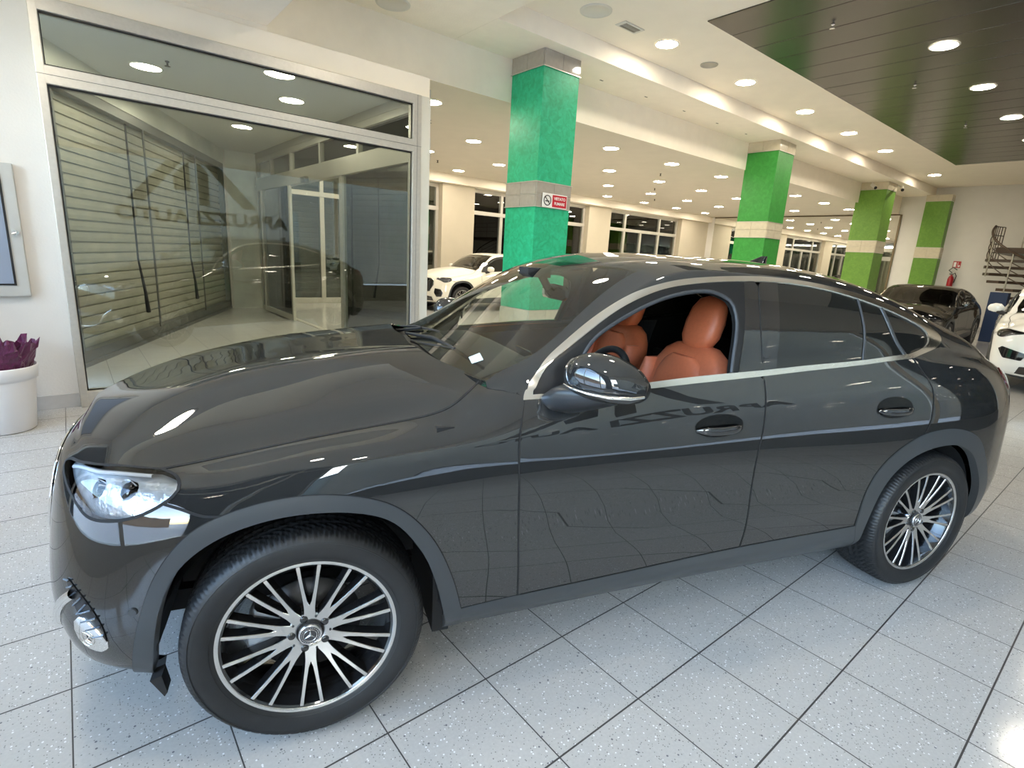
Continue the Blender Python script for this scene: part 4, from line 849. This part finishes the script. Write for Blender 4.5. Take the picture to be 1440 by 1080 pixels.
            ribbon('daylight_strip', FRONT, dens([(-.44, 7.55), (-.55, 7.70), (-.66, 7.62), (-.78, 7.38), (-.83, 7.1)]), hl, mat('white_light_guide', (.85, .87, .9), .2), sd, w=.012, off=-.012, hgt=.004)
        # tail lamp
        tl = outline(dens([(3.56, 8.35), (3.50, 7.75), (3.53, 7.0), (3.64, 6.7)]), dens([(3.64, 6.7), (3.9, 6.9), (4.2, 7.1)]), dens([(4.2, 7.1), (4.15, 7.9)]), dens([(4.15, 7.9), (3.8, 8.2), (3.56, 8.35)]))
        P_('tail_lamp', REAR, tl, car, M['tail'], h=.03, off=.004)
        # panel gaps
        G = MB()
        for nm, sf, ln in (('a', FRONT, cut(SHUT, None, .60)), ('b', FRONT, BGAP), ('c', REAR, FGAP), ('d', REAR, cut(BPIL, None, None, None, 7.75)), ('e', REAR, CGAP), ('f', REAR, cut(SILLT, .69)), ('g', FRONT, ARCHO), ('h', REAR, cut(RARCHO, None, 3.40)), ('i', REAR, cut(BPIL, None, None, 8.1, 10.9)), ('j', FRONT, LTOP), ('b', FRONT, FSEAM[:8])):
            if len(ln) > 2: ribbon('panel_gap', sf, ln, car, gap, sd, w=.008 if nm in 'abj' else .006, off=.0016 if nm not in 'gh' else .0006)
        # door handles
        if detail:
            for c_, hw in ((1.520, .118), (2.515, .112)):
                t = np.linspace(0, 2*np.pi, 40)[:-1]; o_ = [(c_+hw*math.cos(a), 6.28+.37*math.sin(a)) for a in t]
                hr = P_('door_handle', REAR, o_, car, M['recess_shade'], h=.02, off=.0015, thick=0)
                secs = []
                for q in np.linspace(-1, 1, 15):
                    s_ = c_+hw*.97*q; Pp, Nn = surf_eval(REAR, np.array([s_]), np.array([6.14+.05*q*q]), sd, .004+.030*(1-abs(q)**3)); w_ = max(.05, (1-abs(q)**4))**.5
                    secs.append((Pp[0], (0, .007*w_*sd, 0), (0, 0, .017*w_)))
                blob(secs, 14, 2.3).build('grip', pm, hr)
    return car
M['clad2'] = mat('blue_lit_slat', srgb('7d8a99'), .25, .6)  # blue daylight on the intake ribs is put into their colour
M['recess_shade'] = mat('handle_recess_shade', (.003, .003, .003), .12, Specular_IOR_Level=.3)  # flat patch on the door skin; recess shade is put into its black
M['sblack'] = mat('satin_black', (.010, .010, .011), .35)
M['reflector'] = noisy(mat('lamp_reflector', srgb('dfe4ea'), .18, .6), 20, .2, .5, bscale=25)  # colour brightened to stand in for the bright street reflected in the lens
M['reflector_d'] = noisy(mat('dark_lamp_reflector', srgb('55565a'), .15, .9), 14, .6, .5, bscale=20)
M['tail'] = mat('tail_lamp_red', srgb('6e1119'), .06, 0, Coat_Weight=1.0)
CARROT = -.3142; CAX = Vector((math.cos(CARROT), math.sin(CARROT), 0)); CAY = Vector((-math.sin(CARROT), math.cos(CARROT), 0))
glc = empty('car', Vector((.4671, 1.4655, 0))+CAY*.925, CARROT)
tag(glc, 'large dark graphite coupe SUV in the foreground, driver window down, cognac leather seats inside', 'car')
car_body(glc, M['paint'])
XS = [0., 2.888]
wheel(glc, 0, -.925, -1, math.radians(2)); wheel(glc, 2.888, -.925, -1, math.radians(-11)); wheel(glc, 0, .925, 1); wheel(glc, 2.888, .925, 1)
for x_ in XS: arch_liner(glc, x_)
# underbody and inner walls
MB().box(.45, 2.45, -.80, .80, .24, .30).box(-.60, 3.6, -.48, .48, .24, .32).box(3.3, 3.65, -.7, .7, .26, .4).box(.40, .46, -.86, .86, .24, 1.0).box(2.42, 2.46, -.80, .80, .24, .95).box(-.62, -.46, -.60, .60, .25, .80).build('underbody', M['inner'], glc)
MB().box(.60, .66, -.78, .78, .3, 1.02).box(-.6, .45, -.50, .50, .78, .80).build('bulkhead', M['inner'], glc)
# mud flap behind the bumper corner
MB().prism([(-.435, .30), (-.405, .31), (-.395, .25), (-.403, .238)], (0, -.90, 0), (1, 0, 0), (0, 0, 1), (0, .05, 0)).build('air_deflector', M['black'], glc)
# lower intake: chrome fin set in the bumper corner, and its ribbed duct
DR = [(-.6742, 4.028), (-.6303, 3.853), (-.5946, 3.643), (-.567, 3.386), (-.5491, 3.056), (-.5477, 2.76)]; DL = [(-.70, 4.0), (-.672, 3.74), (-.648, 3.455), (-.6207, 3.172), (-.5942, 2.891), (-.575, 2.70)]
for sd in (-1, 1):
    dd_ = panel('air_intake', FRONT, outline(dens(DR), rev(dens(DL))), glc, M['sblack'], side=sd, h=.02, off=.002, thick=0)
    ra = dens(DR, step=.02); rb = dens(DL, step=.02)
    for k in range(11):
        t_ = .04+k/11*.92; pa = ra[min(len(ra)-1, int(t_*len(ra)))]; pb = rb[min(len(rb)-1, int(min(1, t_+.06)*(len(rb)-1)))]
        ribbon('rib', FRONT, dens([pb, pa], False), dd_, M['clad2'], sd, w=.006, off=.004, hgt=.004)
    fin = panel('intake_fin', FRONT, outline(dens([(-.6526, 3.139), (-.625, 3.298), (-.6011, 3.245), (-.5717, 3.083), (-.5516, 2.859), (-.5467, 2.65), (-.5647, 2.481), (-.5987, 2.463), (-.6313, 2.546), (-.6519, 2.744), (-.6577, 2.978), (-.6526, 3.139)])), glc, M['chromeb'], side=sd, h=.015, off=.006, thick=.01)
    Pp, Nn = surf_eval(FRONT, np.array([-.609]), np.array([2.80]), sd, .0075); st = MB(); star_prims(st, .024, 0, 0, .17)
    o = st.build('emblem', M['chrome'], fin, fix=False); nn_ = Vector(Nn[0]); up = Vector((0, 0, 1)); X_ = up.cross(nn_)*1; X_.normalize(); Y_ = -nn_  # raised star stands in for a star-like reflection in the chrome fin
    Z_ = X_.cross(Y_); o.matrix_local = Matrix(((X_.x, Y_.x, Z_.x, Pp[0][0]), (X_.y, Y_.y, Z_.y, Pp[0][1]), (X_.z, Y_.z, Z_.z, Pp[0][2]), (0, 0, 0, 1)))
    Pp, Nn = surf_eval(FRONT, np.array([-.4604]), np.array([3.525]), sd, .0); c0 = Vector(Pp[0]); nn_ = Vector(Nn[0])
    MB().tube([c0-nn_*.004, c0+nn_*.0045], .012, 18).build('parking_sensor', M['clad'], glc)
# grille and lower lip
gr = outline(dens([(E0+.002, 6.8), (-1.1, 6.7), (-1.02, 6.1)]), dens([(-1.02, 6.1), (-1.05, 4.2), (-1.15, 3.6), (E0+.002, 3.6)]), dens([(E0+.002, 3.6), (E0+.002, 6.8)]))
g_ = panel('grille', FRONT, gr, glc, M['gblack'], both=True, h=.04, off=.004, thick=0)
ribbon('grille_frame', FRONT, dens([(E0+.002, 6.85), (-1.1, 6.75), (-1.01, 6.1), (-1.04, 4.2), (-1.15, 3.55), (E0+.002, 3.5)]), g_, M['chromeb'], w=.007, off=.003, hgt=.003, both=True)
st = MB(); star_prims(st, .10, -.856, 0, .16, .006); o = st.build('grille_star', M['chromeb'], g_, fix=False); o.matrix_local = Matrix.Translation((0, 0, .66)) @ Matrix.Rotation(-math.pi/2, 4, 'Z')
ribbon('bumper_lip', FRONT, dens([(-.66, 3.75), (-.76, 3.1), (-.84, 2.4), (-1.0, 1.9), (E0+.002, 1.8)]), glc, M['chromeb'], w=.030, off=.004, hgt=.010, both=True)
# wing mirrors
for sd in (-1, 1):
    S = lambda x, y, z: (x, sd*y, z)
    mr = blob([(S(.90, .868, 1.165), (.012, 0, 0), (0, 0, .020)), (S(.895, .885, 1.170), (.055, 0, 0), (0, 0, .050)), (S(.89, .92, 1.177), (.082, 0, 0), (0, 0, .072)), (S(.90, .97, 1.182), (.095, 0, 0), (0, 0, .080)), (S(.925, 1.02, 1.178), (.098, 0, 0), (0, 0, .075)), (S(.955, 1.06, 1.168), (.085, 0, 0), (0, 0, .060)), (S(.98, 1.085, 1.158), (.058, 0, 0), (0, 0, .042)), (S(.995, 1.097, 1.150), (.018, 0, 0), (0, 0, .015))], 36, 2.25).build('wing_mirror', M['paint'], glc)
    blob([(S(.82, .835, 1.075), (.05, 0, 0), (0, 0, .02)), (S(.835, .87, 1.082), (.062, 0, 0), (0, 0, .045)), (S(.86, .91, 1.095), (.072, 0, 0), (0, 0, .055)), (S(.90, .975, 1.112), (.075, 0, 0), (0, 0, .042)), (S(.94, 1.03, 1.122), (.06, 0, 0), (0, 0, .022)), (S(.97, 1.07, 1.128), (.03, 0, 0), (0, 0, .01))], 28, 2.6).build('mirror_foot', mat('satin_mirror_foot', (.02, .021, .023), .3), mr)
    MB().tube([S(.806, .93, 1.150), S(.806, .98, 1.148), S(.835, 1.04, 1.143), S(.885, 1.085, 1.140), S(.95, 1.108, 1.140), S(1.0, 1.105, 1.142)], [.002, .004, .005, .006, .006, .005], 10).build('turn_signal', M['chrome'], mr)
    blob([(S(.975, .90, 1.17), (.006, 0, 0), (0, 0, .04)), (S(.995, .97, 1.175), (.006, 0, 0), (0, 0, .06)), (S(1.02, 1.04, 1.168), (.006, 0, 0), (0, 0, .045))], 16, 3).build('mirror_glass', M['chromeb'], mr)
# wipers, cowl, roof fin
MB().tube([(.50, .62, 1.12), (.56, .30, 1.165), (.60, -.02, 1.185), (.615, -.30, 1.175)], [.005, .007, .007, .005], 8).tube([(.50, .60, 1.11), (.485, .45, 1.12), (.56, .18, 1.175)], [.008, .008, .006], 8).build('wiper', M['black'], glc)
MB().tube([(.49, .20, 1.145), (.555, -.1, 1.17), (.59, -.32, 1.163), (.635, -.60, 1.135)], [.006, .009, .009, .006], 8).tube([(.50, .10, 1.12), (.52, -.10, 1.14), (.59, -.36, 1.165)], [.010, .009, .006], 8).build('wiper', M['black'], glc)
panel('cowl', REAR, outline(dens([(.30, 15), (.33, 13), (.42, 12), (.50, 11.4)]), dens([(.50, 11.4), (0.6072, 11.819)]), rev(WBOT), dens([(.50, 15), (.30, 15)])), glc, M['black'], h=.05, off=-.012, both=True)
blob([((2.46, 0, 1.565), (.09, 0, 0), (0, .022, 0)), ((2.49, 0, 1.60), (.06, 0, 0), (0, .014, 0)), ((2.53, 0, 1.63), (.022, 0, 0), (0, .006, 0))], 20, 2).build('roof_antenna', M['gblack'], glc)
panel('sticker', REAR, outline(dens([(.60, 12.75), (.64, 12.72)], False), dens([(.64, 12.72), (.645, 13.0)], False), dens([(.645, 13.0), (.605, 13.03)], False), dens([(.605, 13.03), (.60, 12.75)], False)), glc, mat('pale_sticker', srgb('c8dcdc'), .5), h=.02, off=.002, thick=0)
# ---- interior
IN = M['inner']
panel('door_lining', REAR, outline(dens([(.72, 2.2), (2.4, 2.5)], False), dens([(2.4, 2.5), (2.4, 8.0)], False), dens([(2.4, 8.0), (.72, 7.7)], False), dens([(.72, 7.7), (.72, 2.2)], False)), glc, M['dash'], side=-1, h=.06, off=-.07, thick=0)
panel('door_lining', REAR, outline(dens([(.72, 2.2), (2.4, 2.5)], False), dens([(2.4, 2.5), (2.4, 8.0)], False), dens([(2.4, 8.0), (.72, 7.7)], False), dens([(.72, 7.7), (.72, 2.2)], False)), glc, M['dash'], side=1, h=.06, off=-.07, thick=0)
panel('headlining', REAR, outline(dens([(1.32, 15), (1.36, 13), (1.40, 12.0)]), dens([(1.40, 12.0), (1.8, 11.6), (2.5, 11.6), (3.1, 11.8)]), dens([(3.1, 11.8), (3.2, 15)]), dens([(3.2, 15), (1.32, 15)])), glc, IN, h=.08, off=-.035, thick=0, both=True)
dsh = blob([((.60, 0, .93), (0, .80, 0), (0, 0, .12)), ((.75, 0, .95), (0, .82, 0), (0, 0, .14)), ((.95, 0, .95), (0, .82, 0), (0, 0, .145)), ((1.07, 0, .93), (0, .81, 0), (0, 0, .12)), ((1.12, 0, .88), (0, .80, 0), (0, 0, .06))], 48, 7).build('dashboard', M['dash'], glc)
blob([((.88, -.40, 1.075), (0, .17, 0), (0, 0, .018)), ((1.02, -.40, 1.10), (0, .18, 0), (0, 0, .030)), ((1.08, -.40, 1.09), (0, .17, 0), (0, 0, .03))], 24, 3.5).build('instrument_hood', M['dash'], dsh)
MB().box(-.006, .006, -.10, .10, -.14, .14).build('centre_screen', M['gblack'], dsh, bevel=.005).matrix_local = Matrix.Translation((1.10, -.02, .98)) @ Matrix.Rotation(-.5, 4, 'Y')
t = [2*math.pi*k/40 for k in range(40)]; sw = MB().tube([(.19*math.sin(a)*.38, .19*math.cos(a), .19*math.sin(a)*.92) for a in t], .0165, 12, closed=True)
sw.tube([(0, -.18, 0), (-.02, 0, -.01), (0, .18, 0)], .018, 8).tube([(-.02, 0, -.01), (-.06, 0, -.17)], .018, 8).tube([(-.03, 0, 0), (-.20, 0, -.06)], .04, 12).lathe([(0, -.03), (.06, -.025), (.065, 0)], 20, 'x')
o = sw.build('steering_wheel', mat('black_leather', srgb('2a2b2e'), .4), glc); o.location = (1.27, -.385, .985)
def seat(y, dx=0.):
    st_ = blob([((1.22+dx, y, .62), (0, .20, 0), (0, 0, .06)), ((1.35+dx, y, .62), (0, .26, 0), (0, 0, .085)), ((1.55+dx, y, .61), (0, .27, 0), (0, 0, .085)), ((1.72+dx, y, .60), (0, .27, 0), (0, 0, .09)), ((1.80+dx, y, .60), (0, .22, 0), (0, 0, .06))], 32, 3.2).build('seat', M['tan'], glc)
    def bk(z): return 1.66+dx+(z-.62)*.26
    secs = []
    for z, hw, hd in ((.60, .20, .05), (.66, .255, .075), (.78, .275, .085), (.90, .275, .085), (1.00, .262, .08), (1.08, .240, .07), (1.14, .20, .058), (1.175, .14, .04), (1.185, .07, .02)): secs.append(((bk(z), y, z), (0, hw, 0), (hd, 0, .0)))
    b = blob(secs, 40, 2.9).build('seat_back', M['tan'], st_)
    b2 = blob([((bk(z)-.042, y, z), (0, w_, 0), (.050, 0, 0)) for z, w_ in ((.68, .10), (.75, .16), (.9, .175), (1.03, .17), (1.10, .13), (1.13, .08))], 28, 3).build('back_centre', M['tan'], st_)
    for s_ in (-1, 1):
        blob([((bk(z)-.045, y+s_*.225, z), (0, w_, 0), (.068, 0, 0)) for z, w_ in ((.66, .02), (.74, .045), (.9, .05), (1.02, .04), (1.08, .015))], 16, 2.3).build('side_bolster', M['tan'], st_)
    secs = []
    for z, hw, hd in ((1.165, .05, .03), (1.18, .085, .048), (1.22, .108, .056), (1.29, .112, .058), (1.355, .10, .052), (1.40, .072, .038), (1.415, .03, .015)): secs.append(((bk(z)-.005, y, z), (0, hw, 0), (hd, 0, 0)))
    blob(secs, 32, 2.6).build('headrest', M['tan'], st_)
seat(-.385); seat(.385, .09)
blob([((2.42, 0, .60), (0, .62, 0), (.10, 0, 0)), ((2.50, 0, .9), (0, .62, 0), (.10, 0, 0)), ((2.56, 0, 1.05), (0, .58, 0), (.08, 0, 0)), ((2.58, 0, 1.10), (0, .5, 0), (.03, 0, 0))], 40, 5).build('rear_bench', IN, glc)
MB().box(2.3, 3.4, -.7, .7, .5, .55).box(1.15, 2.0, -.12, .12, .45, .72).build('centre_console', IN, glc, bevel=.02)
rm = blob([((1.20, -.13, 1.385), (.010, 0, 0), (0, 0, .02)), ((1.195, -.11, 1.385), (.018, 0, 0), (0, 0, .035)), ((1.19, 0, 1.388), (.02, 0, 0), (0, 0, .038)), ((1.195, .11, 1.385), (.018, 0, 0), (0, 0, .035)), ((1.20, .13, 1.385), (.010, 0, 0), (0, 0, .02))], 20, 3).build('rear_view_mirror', M['gblack'], glc)
MB().tube([(1.16, 0, 1.40), (1.10, 0, 1.49)], .02, 10).box(1.02, 1.14, -.06, .06, 1.455, 1.50).build('mirror_stem', M['black'], rm)
# ================================================================== OTHER CARS
def small_car(loc, rz, scale, pcol, label, kind, turn=0.):
    XF[0] = np.array(scale, float); c = empty('car', loc, rz); tag(c, label, 'car')
    pm = paint('paint_'+kind, pcol, 0.)
    car_body(c, pm, h=.09, detail=False, tint=M['tint'], chrome=M['gblack'] if kind != 'black' else M['chrome'])
    sx, sy, sz = scale; ws = .93
    for x_, s_ in ((0, -1), (2.888, -1), (0, 1), (2.888, 1)): wheel(c, x_*sx, s_*.92*sy, s_, .2, z=RW*ws, scale=ws)
    for x_ in (0, 2.888*sx): arch_liner(c, x_, RW*sz, .41)
    MB().box(.45*sx, 2.45*sx, -.8*sy, .8*sy, .22, .30).box(-.6*sx, 3.6*sx, -.48, .48, .22, .3).box(.45*sx, .5*sx, -.78*sy, .78*sy, .25, .95*sz).box(-.6*sx, -.45*sx, -.6, .6, .25, .75*sz).build('underbody', M['inner'], c)
    panel('door_lining', REAR, outline(dens([(.75, 2.2), (2.6, 2.5)], False), dens([(2.6, 2.5), (2.6, 8.0)], False), dens([(2.6, 8.0), (.75, 7.7)], False), dens([(.75, 7.7), (.75, 2.2)], False)), c, M['inner'], h=.1, off=-.06, thick=0, both=False)
    panel('front_glass', REAR, outline(OPEN, rev(cut(CHI_B, .925, 1.605))), c, M['tint'], side=-1, h=.08, off=-.01, thick=0); panel('front_glass', REAR, outline(OPEN, rev(cut(CHI_B, .925, 1.605))), c, M['tint'], side=1, h=.08, off=-.01, thick=0)
    blob([((.62*sx, 0, .92*sz), (0, .78*sy, 0), (0, 0, .10)), ((.8*sx, 0, .93*sz), (0, .8*sy, 0), (0, 0, .12)), ((1.05*sx, 0, .90*sz), (0, .79*sy, 0), (0, 0, .10))], 24, 7).build('dashboard', M['inner'], c)
    for y in (-.37, .37):
        blob([((1.68*sx, y, .6), (0, .2, 0), (.07, 0, 0)), ((1.72*sx, y, .9), (0, .25, 0), (.08, 0, 0)), ((1.80*sx, y, 1.12*sz), (0, .2, 0), (.05, 0, 0)), ((1.81*sx, y, 1.15*sz), (0, .1, 0), (.05, 0, 0)), ((1.82*sx, y, 1.2*sz), (0, .12, 0), (.06, 0, 0)), ((1.84*sx, y, 1.33*sz), (0, .12, 0), (.05, 0, 0)), ((1.85*sx, y, 1.38*sz), (0, .05, 0), (.02, 0, 0))], 20, 2.6).build('seat', M['dash'], c)
    for sd in (-1, 1):
        blob([((.92*sx, sd*.87*sy, 1.15*sz), (.03, 0, 0), (0, 0, .03)), ((.91*sx, sd*.92*sy, 1.16*sz), (.06, 0, 0), (0, 0, .07)), ((.92*sx, sd*1.0*sy, 1.16*sz), (.065, 0, 0), (0, 0, .075)), ((.94*sx, sd*1.07*sy, 1.155*sz), (.04, 0, 0), (0, 0, .05)), ((.95*sx, sd*1.09*sy, 1.15*sz), (.01, 0, 0), (0, 0, .015))], 20, 2.4).build('wing_mirror', pm, c)
        MB().tube([(.86*sx, sd*.84*sy, 1.07*sz), (.90*sx, sd*.95*sy, 1.10*sz)], .035, 10).build('mirror_foot', M['black'], c)
    if kind == 'q3': ga = [(E0+.002, 7.1), (-1.05, 6.9), (-.93, 6.2), (-.92, 5.0), (-1.02, 3.6), (E0+.002, 3.2)]; intake = [(-.86, 4.3), (-.68, 4.15), (-.62, 3.5), (-.66, 2.7), (-.80, 2.6), (-.88, 3.4)]
    elif kind == 'tiguan': ga = [(E0+.002, 6.9), (-.95, 6.7), (-.90, 6.2), (-.95, 5.7), (E0+.002, 5.6)]; intake = [(-1.0, 4.0), (-.66, 4.6), (-.60, 4.3), (-.72, 3.3), (-.95, 3.2)]
    else: ga = [(E0+.002, 6.6), (-.98, 6.4), (-.90, 5.4), (-.98, 4.0), (E0+.002, 3.8)]; intake = [(-.9, 3.6), (-.68, 3.8), (-.62, 3.3), (-.72, 2.6), (-.9, 2.6)]
    g = panel('grille', FRONT, outline(dens(ga, False), dens([ga[-1], ga[0]], False)), c, M['gblack'], both=True, h=.06, off=.006, thick=.01)
    ribbon('grille_frame', FRONT, dens(ga, False), g, M['chrome'], w=.018, off=.006, hgt=.008, both=True)
    panel('lower_intake', FRONT, outline(dens([(E0+.002, 2.9), (-.95, 2.6), (-.9, 1.6)], False), dens([(-.9, 1.6), (E0+.002, 1.6)], False), dens([(E0+.002, 1.6), (E0+.002, 2.9)], False)), c, M['gblack'], both=True, h=.06, off=.006, thick=0)
    [panel('air_intake', FRONT, outline(dens(intake+intake[:1], False)), c, M['gblack'], side=sd, h=.04, off=.006, thick=0) for sd in (-1, 1)]
    XF[0] = None
    return c
small_car((8.01, 12.78, 0), math.radians(1.2), (.93, .98, .985), srgb('e9e4d6'), 'white compact SUV parked behind the nearest green pillar, nose to the left', 'q3')
small_car((14.65, 3.85, 0), math.radians(1.6), (.98, .97, .90), (.004, .004, .004), 'black saloon facing the camera near the far wall, to the right of the lime pillar', 'black')
small_car((11.42, .82, 0), math.radians(8.3), (.95, .98, 1.0), srgb('ebe7de'), 'white SUV cut off at the right edge, with its headlamp and one mirror in view', 'tiguan')
# ================================================================== SPIRAL STAIR
st = empty('spiral_staircase', (21.3, 2.1, 0)); tag(st, 'dark steel spiral staircase with thin railings against the far wall at the right edge', 'staircase')
brn = mat('dark_brown_steel', srgb('4a3a2e'), .4, .4); stn = mat('steel_post', srgb('a49c8f'), .3, .7); Rr = 1.72
MB().tube([(0, 0, 0), (0, 0, 2.6)], .10, 20).build('centre_post', brn, st)
def ang(z): return math.radians(88+(2.25-z)*72)
for k in range(11):
    z = 2.25-k*.205; a = ang(z); c_, s_ = math.cos(a), math.sin(a); w1, w2 = .06, .24
    MB().add([(c_*.1-s_*w1, s_*.1+c_*w1, z), (c_*.1+s_*w1, s_*.1-c_*w1, z), (c_*Rr+s_*w2, s_*Rr-c_*w2, z), (c_*Rr-s_*w2, s_*Rr+c_*w2, z), (c_*.1-s_*w1, s_*.1+c_*w1, z-.075), (c_*.1+s_*w1, s_*.1-c_*w1, z-.075), (c_*Rr+s_*w2, s_*Rr-c_*w2, z-.075), (c_*Rr-s_*w2, s_*Rr+c_*w2, z-.075)], [(0, 1, 2, 3), (7, 6, 5, 4), (0, 4, 5, 1), (1, 5, 6, 2), (2, 6, 7, 3), (3, 7, 4, 0)]).build('tread', brn, st)
    if k % 2 == 0: MB().tube([(c_*Rr, s_*Rr, z-.1), (c_*Rr, s_*Rr, z+.95)], .020, 8).build('railing_post', stn, st)
for hh, rr_ in ((.95, .030), (.70, .012), (.50, .012), (.30, .012)):
    MB().tube([(math.cos(ang(z))*Rr, math.sin(ang(z))*Rr, z+hh) for z in [2.25-i*.07 for i in range(30)]], rr_, 8).build('handrail', brn, st)
lat = MB(); pts_ = [(math.cos(ang(2.25)+t_)*Rr, math.sin(ang(2.25)+t_)*Rr) for t_ in (0, -.06, -.13, -.20, -.28, -.36)]
for i, (x_, y_) in enumerate(pts_): lat.tube([(x_, y_, 2.2), (x_, y_, 3.2)], .012, 6)
for zz in (3.2, 2.95, 2.7, 2.45): lat.tube([(x_, y_, zz) for x_, y_ in pts_], .012, 6)
lat.build('railing_panel', brn, st)
MB().box(-.2, 1.95, -4.5, 1.55, 2.42, 2.58).build('landing', brn, st)
lr = MB()
for zz in (3.45, 3.2, 2.95): lr.tube([(-.15, 1.0, zz), (-.15, -4.5, zz)], .016, 8)
for q in range(5): lr.tube([(-.15, 1.0-q*1.3, 2.5), (-.15, 1.0-q*1.3, 3.45)], .018, 8)
lr.build('landing_rail', stn, st)
o = MB().box(-.17, .17, -.19, .19, 0, 1.33).build('blue_cabinet', mat('blue_painted_steel', srgb('12284c'), .5), bevel=.01); o.location = (19.3, 3.0, 0); tag(o, 'tall blue steel cabinet beneath the spiral stair', 'cabinet')
